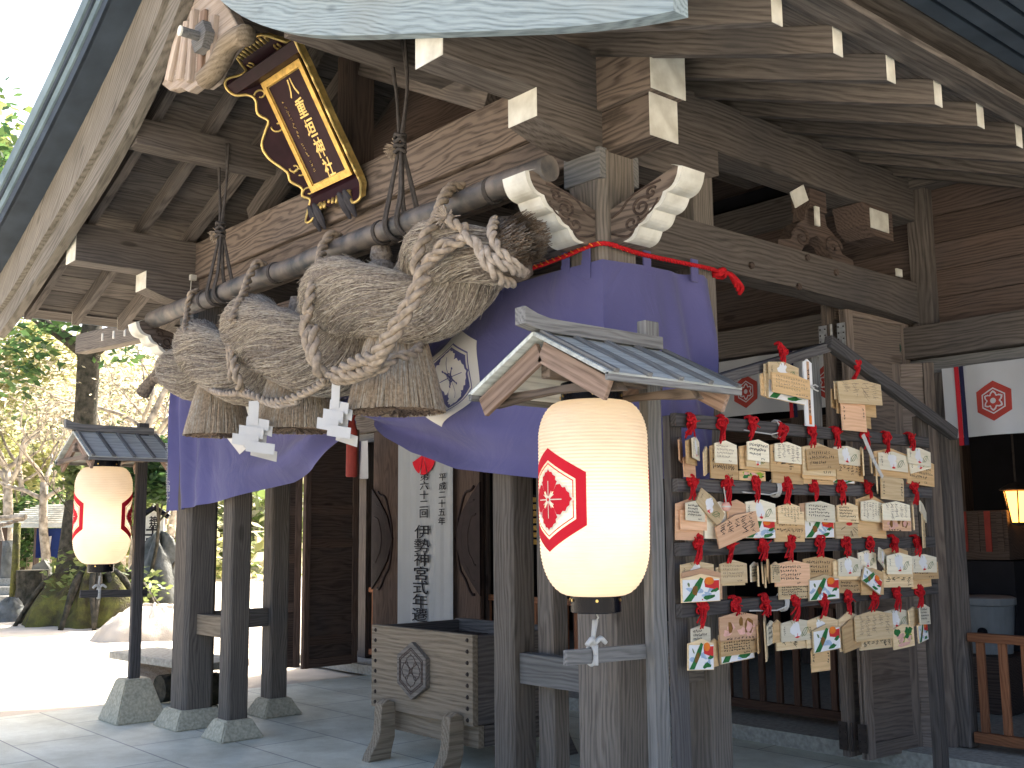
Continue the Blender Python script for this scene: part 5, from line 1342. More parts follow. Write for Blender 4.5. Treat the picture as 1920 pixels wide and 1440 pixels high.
    if kind == 'r':
        for _ in range(5): blob(r_.uniform(-.7, .7)*w2, r_.uniform(.25, .6)*Hh, w2*.2, Hh*.12, 'p_pink', 9, .4)
        blob(-w2*.45, Hh*.42, w2*.12, Hh*.24, 'p_brown', 8, .4); blob(w2*.50, Hh*.48, w2*.24, Hh*.28, 'p_brown', 11, .2); blob(w2*.52, Hh*.46, w2*.17, Hh*.20, 'd_pale', 9, .3); blob(w2*.1, Hh*.62, w2*.12, Hh*.18, 'p_brown', 8, .3)
        strokes(-w2*.7, w2*.8, Hh*.0, Hh*.12, 'ink', 1, 8, False, .003)
        strokes(-w2*.2, w2*.35, Hh*.86, Hh*.96, 'ink', 1, 6, False, .002)
    if kind == 'k':
        blob(w2*.15, Hh*.66, w2*.30, Hh*.07, 'p_red', 8, .15); blob(w2*.1, Hh*.40, w2*.26, Hh*.06, 'p_red', 8, .15); blob(w2*.1, Hh*.52, w2*.2, Hh*.04, 'p_orange', 8, .2)
        for _ in range(16):
            a = r_.uniform(0, 6.28); P(bar(w2*.1+w2*.4*math.cos(a), Hh*.45+Hh*.25*math.sin(a), w2*.1+w2*.8*math.cos(a), Hh*.45+Hh*.42*math.sin(a), .003), 'ink')
    return out
M['d_pale'] = M['p_pink']
ema_n = 0
def ema(z, box, kind, wd='a', tilt=0., yaw=0., depth=0., where='', edge=False):
    """box = bounds in a zoomed view; yaw turns the board about the vertical"""
    global ema_n; ema_n += 1
    r_ = random.Random(ema_n*13+5)
    x0, y0 = z(box[0], box[1]); x1, y1 = z(box[2], box[3]); X = RX+.045+depth
    pa, pb = at(x0, (y0+y1)/2, 'X', X), at(x1, (y0+y1)/2, 'X', X); pt, pbm = at((x0+x1)/2, y0, 'X', X), at((x0+x1)/2, y1, 'X', X)
    W = pb.y-pa.y; Hh = pt.z-pbm.z; yw = math.radians(yaw)
    if yaw: yw *= .55; W = min(.22, W*.755/max(.2, .755*math.cos(yw)-.655*math.sin(yw)))
    if abs(tilt) >= 20 and kind != 'p': W, Hh = W*.82, Hh*.60
    elif abs(tilt) >= 10: W, Hh = W*.90, Hh*.74
    c = V((X, (pa.y+pb.y)/2, (pt.z+pbm.z)/2))
    R3 = Matrix.Rotation(yw, 3, 'Z') @ Matrix.Rotation(math.radians(-tilt), 3, 'X') @ Matrix.Rotation(r_.uniform(-.03, .03), 3, 'Y')
    ex, ey, ez = R3 @ V((0, 1, 0)), R3 @ V((0, 0, 1)), R3 @ V((1, 0, 0))
    o0 = c-ey*Hh/2; sh = .14*W if kind != 'v' else .0
    sh = min(sh, Hh*.16)
    poly = [(-W/2, 0), (W/2, 0), (W/2, Hh-sh), (0, Hh), (-W/2, Hh-sh)]
    if kind == 'v': poly = [(-W/2, 0), (W/2, 0), (W/2, Hh-.012), (W/2-.012, Hh), (-W/2+.012, Hh), (-W/2, Hh-.012)]
    th = .007
    o = prism('votive_plaque', poly, th, WOODS[wd], None, axes(o0-ez*th/2, ex, ey, ez))
    tag(o, '%s %s plaque, %s' % (WN[wd], TN[kind], where), 'votive plaque', 'wooden votive plaques on the rack')
    if kind != 'p':
        D = draw(kind, W, Hh, r_); mats = []; mb = MB()
        for i, (vs, tr, m) in enumerate(D):
            if m not in mats: mats.append(m)
            lay = .0005+.00025*mats.index(m)+.00002*i
            if kind in 'tfv': lay = .0006+.000003*i
            mb.add([o0+ex*a+ey*b+ez*(th/2+lay) for a, b in vs], tr, mats.index(m))
        inv = WM[o].inverted(); mb.v = [inv @ V(v) for v in mb.v]
        link('writing' if kind in 'tfv' else 'painting', mesh('deco', mb.v, mb.f, mb.m if len(mats) > 1 else None), mats, o, WM[o])
    return o
def cords(z, hx, hy, tx, ty, where, n=9, sp=.02):
    x, y = z(hx, hy); a = at(x, y, 'X', RX+.05); x2, y2 = z(tx, ty); b = at(x2, y2, 'X', RX+.085)
    r_ = random.Random(int(hx*7+hy)); mb = MB(); L = (a-b).length
    for k in range(n):
        o = V((r_.uniform(-.01, .012), r_.uniform(-sp, sp)*.8, 0)); e = b+V((r_.uniform(-.012, .012), r_.uniform(-sp, sp)*1.4, r_.uniform(-.015, .02)))
        mb.tube(catmull([a+V((-.03, o.y, .028+r_.uniform(0, .01))), a+V((.0, o.y, .030+r_.uniform(0, .012))), a+o+V((.012, 0, -.005)), a.lerp(e, .5)+o*.7+V((.012, 0, 0)), e], 4), .0042, 5)
    for k in range(int(n*1.6)):
        c = a+V((.008+r_.uniform(-.008, .012), r_.uniform(-sp, sp), r_.uniform(-.02, .022)))
        mb.tube(catmull([c+V((.008*math.cos(q+k), .013*math.cos(q), .014*math.sin(q+.5*k))) for q in np.linspace(0, 6, 6)], 3), .0058, 5)
    for k in range(3):
        c = a+V((.015, r_.uniform(-sp, sp), .0)); mb.tube([c, c+V((.008, r_.uniform(-.035, .035), r_.uniform(-.03, .04)))], .0035, 4)
    o = mb.build('cord_bunch', 'red_cord', None, smooth=True)
    tag(o, 'bunch of scarlet cords knotted on the %s' % where, 'cord bunch', 'red cords that tie the votive plaques')
ORD = ['first', 'second', 'third', 'fourth', 'fifth', 'sixth', 'seventh', 'eighth', 'ninth', 'tenth']
BUN = {
 ('top rail', 'Z5'): [
  ((190, 110, 190, 205), [((105, 215, 150, 378), 'p', 'c', 3, 62), ((143, 330, 228, 480), 'p', 'c', 0, 30), ((150, 220, 248, 395), 'p', 'b', 0, 50), ((195, 208, 262, 360), 's', 'd', 3, 52)]),
  ((400, 120, 405, 235), [((265, 240, 330, 490), 'p', 'a', -10, 55), ((325, 240, 505, 492), 't', 'b', 1, 0), ((355, 235, 500, 388), 'f', 'd', 1, 0)]),
  ((600, 125, 605, 230), [((515, 428, 690, 502), 'l', 'b', 0, 0), ((520, 255, 715, 432), 'p', 'b', 1, 0), ((565, 290, 713, 415), 's', 'a', 2, 0), ((573, 228, 714, 372), 't', 'd', 2, 0)]),
  ((800, 165, 810, 240), [((735, 265, 938, 522), 'p', 'b', 1, 0), ((725, 242, 940, 448), 't', 'b', 1, 0), ((755, 245, 930, 383), 'f', 'd', 2, 0)]),
  ((990, 175, 1010, 275), [((938, 260, 1135, 526), 't', 'b', 0, 0), ((935, 250, 1152, 495), 'p', 'b', 1, 0), ((940, 255, 1155, 468), 't', 'a', 0, 0), ((968, 272, 1178, 430), 't', 'b', -3, 0)]),
  ((1160, 190, 1180, 275), [((1135, 440, 1285, 520), 'g', 'b', 0, 0), ((1165, 288, 1343, 502), 't', 'b', 2, 0), ((1148, 270, 1322, 396), 's', 'd', 2, 0)]),
  ((1345, 195, 1370, 285), [((1318, 275, 1352, 480), 'p', 'a', 4, 66), ((1365, 300, 1425, 450), 'p', 'a', -4, 58), ((1395, 345, 1475, 582), 'p', 'a', 3, 54)]),
  ((1495, 220, 1510, 305), [((1418, 288, 1636, 480), 'p', 'b', 1, 0), ((1448, 308, 1638, 437), 's', 'd', 2, 0), ((1465, 480, 1613, 632), 'v', 'a', 3, 0)]),
  ((1655, 225, 1670, 300), [((1640, 350, 1815, 532), 't', 'b', 3, 0), ((1650, 320, 1788, 438), 's', 'd', -9, 0), ((1643, 283, 1792, 399), 's', 'd', 3, 0)])],
 ('second rail', 'Z5'): [
  ((200, 510, 205, 620), [((95, 622, 275, 900), 'p', 'c', 2, 0), ((125, 680, 300, 832), 'p', 'c', 2, 0), ((160, 636, 290, 772), 't', 'd', 3, 15)]),
  ((430, 520, 440, 650), [((285, 640, 500, 892), 'p', 'd', 2, 0), ((440, 628, 560, 800), 'p', 'c', 2, 0), ((215, 562, 438, 788), 's', 'a', 36, 0), ((346, 700, 658, 930), 't', 'c', -14, 0)]),
  ((620, 520, 640, 630), [((555, 740, 757, 887), 'g', 'b', 1, 0), ((562, 628, 758, 772), 's', 'd', 2, 0)]),
  ((828, 525, 835, 650), [((752, 648, 950, 910), 't', 'b', 1, 0), ((778, 655, 948, 794), 'f', 'a', 2, 0)]),
  ((1010, 540, 1030, 640), [((950, 735, 1148, 884), 'g', 'b', 0, 0), ((920, 640, 1100, 762), 'p', 'c', 1, 0), ((964, 638, 1153, 777), 't', 'd', 2, 0)]),
  ((1190, 545, 1210, 650), [((1155, 648, 1320, 887), 'k', 'a', 0, 0), ((1173, 648, 1309, 780), 't', 'a', 1, 0)]),
  ((1365, 550, 1385, 610), [((1303, 592, 1490, 882), 'p', 'b', 3, 0), ((1335, 650, 1490, 778), 'f', 'd', 3, 0), ((1332, 628, 1482, 770), 'f', 'd', 3, 0), ((1478, 730, 1662, 838), 'r', 'c', 1, 0), ((1476, 640, 1654, 768), 'f', 'd', 1, 0)]),
  ((1675, 555, 1700, 660), [((1648, 640, 1705, 832), 'p', 'a', 0, 55), ((1715, 725, 1782, 950), 'v', 'a', 0, 45), ((1700, 645, 1787, 762), 'p', 'd', 20, 35)])],
 ('third rail', 'Z6'): [
  ((240, 60, 240, 190), [((128, 185, 346, 330), 's', 'a', 1, 0), ((135, 230, 402, 442), 'p', 'c', 2, 0), ((132, 270, 387, 457), 'g', 'a', 1, 0)]),
  ((458, 80, 460, 180), [((365, 205, 552, 348), 'p', 'a', 1, 0), ((392, 178, 568, 333), 'f', 'a', 1, 0)]),
  ((670, 80, 680, 190), [((585, 190, 655, 320), 't', 'd', 0, 40), ((625, 195, 662, 352), 'p', 'a', 2, 68), ((655, 190, 690, 332), 'p', 'a', 0, 68), ((672, 205, 710, 358), 'p', 'a', 0, 68), ((725, 190, 795, 328), 't', 'a', 2, 30), ((685, 145, 738, 340), 'p', 'b', 14, 60)]),
  ((850, 60, 850, 180), [((782, 330, 988, 437), 't', 'a', 1, 0), ((757, 178, 987, 352), 't', 'c', 1, 0)]),
  ((1045, 60, 1055, 150), [((944, 150, 1168, 300), 't', 'b', 2, 0), ((980, 275, 1183, 444), 'g', 'a', 0, 0)]),
  ((1220, 65, 1240, 155), [((1178, 240, 1337, 397), 't', 'b', 2, 0), ((1146, 165, 1328, 310), 'p', 'a', 2, 0), ((1180, 153, 1326, 287), 's', 'd', 2, 0)]),
  ((1385, 65, 1400, 115), [((1313, 112, 1430, 240), 's', 'd', 2, 0), ((1332, 230, 1478, 410), 'p', 'b', 2, 0), ((1428, 72, 1518, 252), 's', 'd', 22, 30), ((1325, 200, 1482, 410), 'g', 'a', 26, 0)]),
  ((1545, 60, 1560, 130), [((1480, 88, 1642, 250), 'p', 'b', 3, 0), ((1478, 225, 1674, 360), 't', 'a', 2, 0), ((1510, 145, 1672, 292), 'p', 'a', 2, 0), ((1506, 128, 1668, 272), 's', 'd', 2, 0)]),
  ((1695, 60, 1715, 140), [((1665, 200, 1792, 362), 'p', 'b', -2, 0), ((1670, 170, 1842, 306), 't', 'b', 1, 0), ((1668, 138, 1832, 261), 's', 'd', 2, 0)])],
 ('bottom rail', 'Z6'): [
  ((262, 485, 260, 620), [((320, 700, 383, 890), 'p', 'b', 2, 40), ((195, 612, 328, 745), 't', 'd', 2, 15), ((176, 702, 347, 912), 'g', 'a', 4, 0)]),
  ((490, 475, 510, 530), [((385, 625, 610, 853), 'g', 'a', -2, 0), ((392, 690, 637, 808), 't', 'b', 0, 0), ((386, 522, 640, 710), 'r', 'c', 1, 0)]),
  ((690, 460, 700, 545), [((625, 580, 672, 792), 'p', 'b', 0, 60), ((735, 575, 808, 728), 'p', 'b', 3, 35), ((668, 538, 722, 842), 'p', 'a', 0, 62), ((694, 580, 762, 738), 't', 'd', -2, 42)]),
  ((885, 460, 885, 570), [((765, 640, 1008, 772), 't', 'a', 1, 0), ((797, 570, 1007, 717), 's', 'd', 1, 0)]),
  ((1075, 445, 1080, 550), [((1000, 765, 1122, 920), 'v', 'b', 1, 0), ((968, 545, 1172, 760), 's', 'a', 2, 0), ((1008, 605, 1190, 785), 'g', 'a', -2, 0)]),
  ((1235, 425, 1245, 530), [((1168, 520, 1330, 775), 'p', 'a', -2, 10), ((1198, 572, 1337, 778), 'p', 'b', -4, 15)]),
  ((1410, 420, 1410, 520), [((1322, 660, 1542, 770), 't', 'a', 1, 0), ((1296, 530, 1540, 715), 'p', 'a', 1, 0), ((1290, 513, 1540, 705), 'f', 'a', 1, 0)]),
  ((1560, 395, 1570, 510), [((1475, 500, 1655, 640), 's', 'd', 2, 0), ((1543, 603, 1682, 764), 'l', 'a', -2, 0)]),
  ((1712, 385, 1720, 480), [((1638, 488, 1722, 620), 'p', 'a', 2, 25), ((1695, 580, 1787, 720), 'g', 'a', -2, 25), ((1712, 473, 1797, 607), 't', 'd', 3, 20)])],
 ('gable board', 'Z8'): [
  ((660, 85, 680, 225), [((445, 310, 556, 558), 'p', 'b', 2, 35), ((490, 205, 645, 560), 'p', 'a', 1, 10), ((528, 320, 902, 602), 'g', 'a', 3, 0), ((540, 205, 835, 405), 's', 'a', 2, 0), ((575, 318, 948, 545), 'f', 'b', 3, 0)]),
  ((1400, 245, 1410, 385), [((1155, 465, 1235, 672), 'p', 'b', 2, 30), ((1500, 680, 1560, 872), 'p', 'b', 1, 20), ((1222, 590, 1607, 742), 'p', 'b', 0, 0), ((1198, 388, 1535, 595), 'p', 'a', -1, 0), ((1268, 600, 1507, 897), 'v', 'c', 0, 0), ((1235, 378, 1662, 627), 'f', 'a', -2, 0)])],
}
PN = {1: ['alone'], 2: ['behind', 'in front'], 3: ['rearmost', 'in the middle', 'frontmost'], 4: ['rearmost', 'second from back', 'second from front', 'frontmost'],
      5: ['rearmost', 'second from back', 'in the middle', 'second from front', 'frontmost'], 6: ['rearmost', 'second from back', 'third from back', 'third from front', 'second from front', 'frontmost']}
for (row, zn), bl in BUN.items():
    z = {'Z5': Z5, 'Z6': Z6, 'Z8': Z8}[zn]
    for i, (hk, em) in enumerate(bl):
        wh = ('%s bunch from left, %s' % (ORD[i], row)) if row != 'gable board' else ('%s bunch under the gable board' % ('left' if i == 0 else 'right'))
        cords(z, *hk, ('%s, above its %s group of plaques' % (row, ORD[i])) if row != 'gable board' else ('%s slope of the gable board' % ('left' if i == 0 else 'right')), n=8, sp=.018)
        for k, (bx, kd, wd, tl, yw) in enumerate(em):
            ema(z, bx, kd, wd, tl, yw, depth=.004+.014*k, where='%s, %s' % (PN[len(em)][k], wh))
# tall white painted slip on the centre post
def slip():
    X = RX+.075; a = at(1503, 672, 'X', X); b = at(1525, 800, 'X', X); W = b.y-a.y; Hh = a.z-b.z
    o = prism('prayer_slip', [(-W/2, 0), (W/2, 0), (W/2, Hh-.02), (0, Hh), (-W/2, Hh-.02)], .008, 'p_white', None, axes((X, (a.y+b.y)/2, b.z), (0, 1, 0), (0, 0, 1), (1, 0, 0)))
    tag(o, 'tall narrow white wooden slip with printed centre strip on the rack centre post', 'prayer slip')
    mb = MB(); mb.box((X+.0095, (a.y+b.y)/2, b.z+Hh*.52), (.002, W*.26, Hh*.88), 0); mb.box((X+.0110, (a.y+b.y)/2, b.z+Hh*.09), (.002, W*.27, Hh*.13), 1)
    r_ = random.Random(4)
    for k in range(12):
        for j in range(4):
            a_ = r_.choice((0, 1.57, .7)); c = V((X+.0112, (a.y+b.y)/2+r_.uniform(-.005, .005), b.z+Hh*(.22+.055*k)+r_.uniform(-.006, .006)))
            mb.box(c, (.001, .012 if a_ == 0 else .0028, .0028 if a_ == 0 else .012), 2)
    mb.build('printed_strip', ['ema3', 'p_orange', 'ink'], o)
    mb = MB(); c = V((X+.012, (a.y+b.y)/2, b.z+Hh*.58))
    for j in range(2): mb.tube([c+V((0, -W*.55, -.006*j)), c+V((.004, 0, .0)), c+V((0, W*.55, -.006*j))], .004, 5)
    for s in (-1, 1): mb.tube([c+V((.006, 0, 0)), c+V((.01, .04, s*.014)), c+V((.01, .065, s*.012-.006))], .004, 5)
    mb.build('paper_string', 'paper', o)
slip()
# folded white paper fortune tied among the top rail plaques
a, b = at(1618, 815, 'X', RX+.14), at(1655, 895, 'X', RX+.16); m_ = a.lerp(b, .55)
o = beam('paper_fortune', a, m_+V((0, -.01, 0)), .006, .026, 'paper', None, up=(0, 1, .3), bev=0)
tag(o, 'folded white paper fortune strip hanging across the seventh bunch on the top rail', 'paper fortune')
beam('lower_fold', m_+V((0, -.01, -.004)), b, .005, .022, 'paper', o, up=(0, 1, .3), bev=0)
# pink charm with string beside the second bunch of the second rail
c = at(*Z5(432, 675), 'X', RX+.135); t = thing('pink_charm', 'small round pink and white charm dangling beside a red string on the second rail', 'charm', c)
mb = MB(); mb.lathe([(0, -.022), (.014, -.018), (.021, -.006), (.021, .006), (.014, .018), (0, .022)], 16, c, 0); mb.lathe([(.0212, -.004), (.0216, 0), (.0212, .004)], 16, c, 1); mb.tube([c+V((0, 0, .02)), c+V((-.01, 0, .09))], .003, 5, 1); mb.build('charm_ball', ['p_pink', 'paper'], t, smooth=True)

# ================================================================== STONE BENCH
bt = thing('stone_bench', 'low pale stone slab bench on sawn logs beside the far left posts', 'bench', (-5.6, .35, 0))
beam('seat_slab', (-6.55, .30, .385), (-5.0, .46, .385), .50, .065, 'stone', bt, bev=.008)
mb = MB(); mb.tube([(-6.30, .20, .18), (-6.28, .62, .18)], .155, 20); mb.build('log_support', 'timber_pale', bt)
mb = MB()
for k in range(2): mb.tube([(-5.80+.42*k, .24, .13+.02*(k % 2)), (-5.83+.42*k, .60, .14)], .12+.02*(k % 2), 14)
mb.build('log_support', 'bark', bt)

# ================================================================== COURTYARD BACKGROUND
def ray(px, d, z=0.):
    f = V((_F[0], _F[1], 0))+V((_R[0], _R[1], 0))*(px-960)/F_PX; p = V((CX, CY, 0))+f*d; p.z = z; return p
def zat(py, d): return 1.5+d*(990-py)/F_PX
def leaves(name, mat, centers, n, size, parent, seed, flat=.35):
    r_ = random.Random(seed); mb = MB(); tot = sum(c[1]**2 for c in centers)
    vs, fs = [], []
    for (c, r) in centers:
        c = V(c); k_ = max(3, int(n*r*r/tot))
        for k in range(k_):
            d = V((r_.gauss(0, 1), r_.gauss(0, 1), r_.gauss(0, 1)*.75)); d = d.normalized()*r*(r_.random()**.45); p = c+d
            s = size*r_.uniform(.6, 1.4); a = V((r_.gauss(0, 1), r_.gauss(0, 1), r_.gauss(0, 1)*flat)).normalized(); b = a.cross(V((r_.gauss(0, 1), r_.gauss(0, 1), r_.gauss(0, 1)))).normalized()
            i = len(vs); vs += [p-a*s, p-b*s*.45+a*s*.1, p+a*s, p+b*s*.45+a*s*.1]; fs.append((i, i+1, i+2, i+3))
    mb.add(vs, fs); return mb.build(name, mat, parent)
def grow(mb, p, d, L, r, depth, r_, tips, spread=.6, gnarl=.18):
    n = 5; pts_ = [p]; rr = [r]; q = p.copy(); dd = d.normalized()
    for i in range(n):
        dd = (dd+V((r_.gauss(0, gnarl), r_.gauss(0, gnarl), r_.gauss(0, gnarl*.6)))).normalized(); q = q+dd*L/n; pts_.append(q.copy()); rr.append(r*(1-.45*(i+1)/n))
    mb.tube(pts_, rr, 8 if r > .05 else 5)
    if depth == 0: tips.append(q.copy()); return
    for k in range(r_.choice((2, 3, 3))):
        nd_ = (dd+V((r_.gauss(0, spread), r_.gauss(0, spread), r_.gauss(.12, spread*.6)))).normalized(); grow(mb, pts_[r_.choice((-1, -1, -2, -3))], nd_, L*r_.uniform(.62, .85), rr[-1]*r_.uniform(.6, .9), depth-1, r_, tips, spread, gnarl)
def tree(label, base, h, r, mat, leafm, seed, n=2500, size=.12, cr=.8, depth=3, lean=(0, 0), spread=.6, extra=(), group=None, gnarl=.14):
    t = thing('tree', label, 'tree', base, group); r_ = random.Random(seed); mb = MB(); tips = []
    mb.tube([base+V((0, 0, -.2)), base+V((0, 0, .0)), base+V((0, 0, .35))], [r*1.9, r*1.5, r*1.08], 14)
    p = base+V((0, 0, .3)); pts_ = [p]; rr = [r*1.08]; dd = V((lean[0], lean[1], 1)).normalized()
    for i in range(6):
        dd = (dd+V((r_.gauss(0, .06), r_.gauss(0, .06), 0))).normalized(); p = p+dd*(h*.5-.3)/6; pts_.append(p.copy()); rr.append(r*(1-.05*i)*(1+r_.uniform(-.07, .10)))
    mb.tube(pts_, rr, 14)
    for k in range(4): grow(mb, pts_[-1-(k % 2)], V((math.cos(k*1.6+seed), math.sin(k*1.6+seed), .9)), h*.24, r*.55, depth-1, r_, tips, spread, gnarl)
    mb.build('trunk', mat, t, smooth=True)
    cs = [(tp, cr*r_.uniform(.7, 1.2)) for tp in tips]+list(extra)
    if leafm and n: leaves('crown', leafm, cs, n, size, t, seed+1)
    return t
# wooded slope far behind: one mass
def slope():
    vs = []; nx, ny = 70, 16
    for j in range(ny+1):
        for i in range(nx+1):
            px = -900+1500*i/nx; d = 36+26*j/ny; p = ray(px, d); z = -.5+(max(0, (j-1))/ny)**1.1*11.0+.8*math.sin(i*.5)+.5*math.sin(i*1.3+j); vs.append((p.x, p.y, z if j else -.3))
    fs = [(j*(nx+1)+i, j*(nx+1)+i+1, (j+1)*(nx+1)+i+1, (j+1)*(nx+1)+i) for j in range(ny) for i in range(nx)]
    tag(link('hillside', mesh('hillside', vs, fs, smooth=True), 'hill_soil'), kind='structure')
    r_ = random.Random(9)
    for nm, mt, cnt, sz in (('woodland', 'leaf_yel', 5200, .30), ('woodland', 'leaf_mid', 5200, .30), ('woodland', 'leaf_pale', 6500, .28)):
        V_, F_ = [], []
        for cl in range(260):
            i = r_.randint(0, nx-1); j = r_.randint(0, ny-1); c = V(vs[j*(nx+1)+i])+V((0, 0, r_.uniform(.3, 1.8))); R_ = r_.uniform(.8, 2.0)
            for k in range(cnt//260*2):
                d = V((r_.gauss(0, 1), r_.gauss(0, 1), r_.gauss(0, .8))).normalized()*R_*r_.random()**.4; p = c+d; a = V((r_.gauss(0, 1), r_.gauss(0, 1), r_.gauss(0, .5))).normalized(); b = a.cross(V((r_.gauss(0, 1), r_.gauss(0, 1), 1))).normalized(); s = sz*r_.uniform(.5, 1.3)
                q = len(V_); V_ += [p-a*s, p-b*s*.5, p+a*s, p+b*s*.5]; F_.append((q, q+1, q+2, q+3))
        tag(link('woodland', mesh(nm, V_, F_), mt), kind='stuff')
slope()
b0 = ray(143, 22)
tree('big dark old tree with thick mossy trunk behind the far left lantern', b0, 12.2, .26, 'bark', 'leaf_dark', 21, 3600, .12, .9, 3, (.02, -.01), extra=[(ray(60, 21.5, zat(610, 21.5)), 1.0), (ray(200, 21.5, zat(640, 21.5)), .5), (ray(10, 21, zat(640, 21)), .9), (ray(130, 22, zat(600, 22)), .7), (ray(240, 22, zat(655, 22)), .35), (ray(20, 21, zat(700, 21)), .7)])
tree('tall sunlit green tree rising beside the porch eave at the left edge', ray(-40, 30), 14.5, .34, 'bark', 'leaf_mid', 5, 6500, .20, 1.6, 3, group=None, extra=[(ray(15, 29, zat(330, 29)), 1.6), (ray(0, 29, zat(480, 29)), 1.6), (ray(40, 30, zat(400, 30)), .7)])
BARE = ((215, 27, 7.0, 3, 'pale bare tree just right of the dark trunk'), (262, 24, 7.5, 7, 'pale bare slim tree behind the far lantern post'), (300, 30, 8.5, 8, 'tall pale bare tree beside the purple curtain hem'), (185, 33, 8, 12, 'distant pale bare tree on the slope right of the trunk'),
        (240, 29, 6.5, 31, 'twiggy pale tree above the far lantern roof'), (30, 28, 6.5, 33, 'twiggy pale tree nearest the left edge'), (75, 30, 7, 35, 'twiggy pale tree left of the dark trunk'), (105, 26, 5.5, 37, 'low twiggy pale tree close left of the dark trunk'), (325, 34, 9, 39, 'distant pale tree half hidden by the curtain'), (280, 34, 9, 41, 'distant pale tree right of the far lantern roof'))
for k, (px, d, h, sd_, lb) in enumerate(BARE):
    tree(lb, ray(px, d), h, .09+.02*(k % 3), 'bark_pale', 'leaf_pale', sd_, 900, .06, .8, 4, spread=.8, group='bare pale trees behind the far lantern', gnarl=.24)
for k, (px, d, pz, R_, mt, lb) in enumerate(((40, 30, 690, 1.2, 'leaf_yel', 'yellow green sunlit bush with its crown left of the dark trunk'), (100, 31, 650, 1.2, 'leaf_yel', 'second yellow green tree crown close against the dark trunk'), (20, 31, 850, 1.2, 'leaf_yel', 'low pale yellow bush at the left edge'), (260, 22, 900, .9, 'leaf_mid', 'green broadleaf bush behind the far lantern post'), (300, 20, 870, .65, 'leaf_dark', 'dark glossy bush beside the purple curtain hem'), (60, 32, 960, 1.3, 'leaf_mid', 'green hedge bush behind the small roofed shelter'), (15, 30, 1000, 1.4, 'leaf_dark', 'dark green bush behind the rope strung posts'))):
    b = ray(px, d); t = thing('bush', lb, 'bush', b, 'bushes behind the sand yard'); zc = zat(pz, d); mb = MB(); tips = []; r_ = random.Random(k+40)
    for q in range(3): grow(mb, b, V((r_.uniform(-.4, .4), r_.uniform(-.4, .4), 1)), max(.8, zc*.8), .045, 2, r_, tips)
    mb.build('stem', 'bark_pale' if k < 3 else 'bark', t)
    cs = [(V((b.x, b.y, zc))+V((r_.uniform(-1, 1)*R_, r_.uniform(-1, 1)*R_, r_.uniform(-.6, .6)*R_)), R_*.6) for _ in range(7)]; leaves('foliage', mt, cs, 2600, .10 if R_ < 1 else .12, t, k+60)
# moss covered root mound
def mound(name, mat, c, rx, ry, h, seed, nx=34, rough=.22, ridge=0.):
    r_ = random.Random(seed); ph = [r_.uniform(0, 6) for _ in range(8)]; vs = []; n = nx; m = 10
    for j in range(m+1):
        for i in range(n):
            a = 2*math.pi*i/n; q = j/m; rr = (1-q)**.8 if j < m else 0
            k = 1+rough*(math.sin(3*a+ph[0])*.5+math.sin(7*a+ph[1])*.3+math.sin(13*a+ph[2]+q*6)*.25)
            z = h*(1-(1-q)**2)**.9*(1+rough*.5*math.sin(4*a+ph[3]+q*5)+ridge*math.sin(9*a+ph[4]))-.04
            z += .06*h*math.sin(5*rr*rx*4+3*a)*math.sin(11*a+j*2.1) if h < .7 else 0
            if name == 'sand_pile' and 0 < j: z += r_.uniform(-.02, .02); k *= 1+r_.uniform(-.03, .03)
            vs.append((c.x+rx*rr*k*math.cos(a), c.y+ry*rr*k*math.sin(a), z if j else -.06))
    fs = [(j*n+i, j*n+(i+1) % n, (j+1)*n+(i+1) % n, (j+1)*n+i) for j in range(m) for i in range(n)]
    return link(name, mesh(name, vs, fs, smooth=True), mat)
mm = mound('root_mound', 'moss', ray(195, 19), 1.05, 1.0, .95, 4, 48, .3, .22); tag(mm, 'mossy root mound under the big dark tree behind the far left lantern', 'mound')
mb = MB(); r_ = random.Random(8); c = ray(195, 19)
for k in range(16):
    a = r_.uniform(0, 6.28); e = c+V((math.cos(a)*1.25, math.sin(a)*1.25, 0)); s = c+V((math.cos(a)*.2, math.sin(a)*.2, .95)); md = s.lerp(e, .5)+V((r_.uniform(-.1, .1), r_.uniform(-.1, .1), .22)); mb.tube(catmull([s, md, e+V((0, 0, -.03))], 5), [.075-.004*i for i in range(11)], 7)
mb.build('root', 'bark', mm, smooth=True)
leaves('foliage', 'leaf_mid', [(c+V((0, -.2, .75)), .7), (c+V((.5, .6, .6)), .5)], 420, .07, mm, 5)
for k, (px, d, rx, h, lb) in enumerate(((40, 20.0, .42, .38, 'rounded grey boulder at the far left end of the sand'), (185, 18.6, .45, .26, 'low flat grey rock beneath the far left lantern'), (250, 20, .5, .62, 'upright grey rock left of the far lantern post'), (312, 20.5, .75, 1.45, 'tall grey boulder close to the left porch pillar'), (275, 21.5, .5, .95, 'middle grey boulder leaning behind the far lantern post'))):
    tag(mound('boulder', 'rock', ray(px, d), rx, rx*.8, h, 30+k, 26, .2), lb, 'boulder', 'boulders around the mossy mound')
sm = mound('sand_pile', 'sand', ray(305, 16.5), .92, .9, .46, 77, 70, .12, .03); pass; tag(sm, 'low pale heap of sand behind the stone bench', 'sand pile')
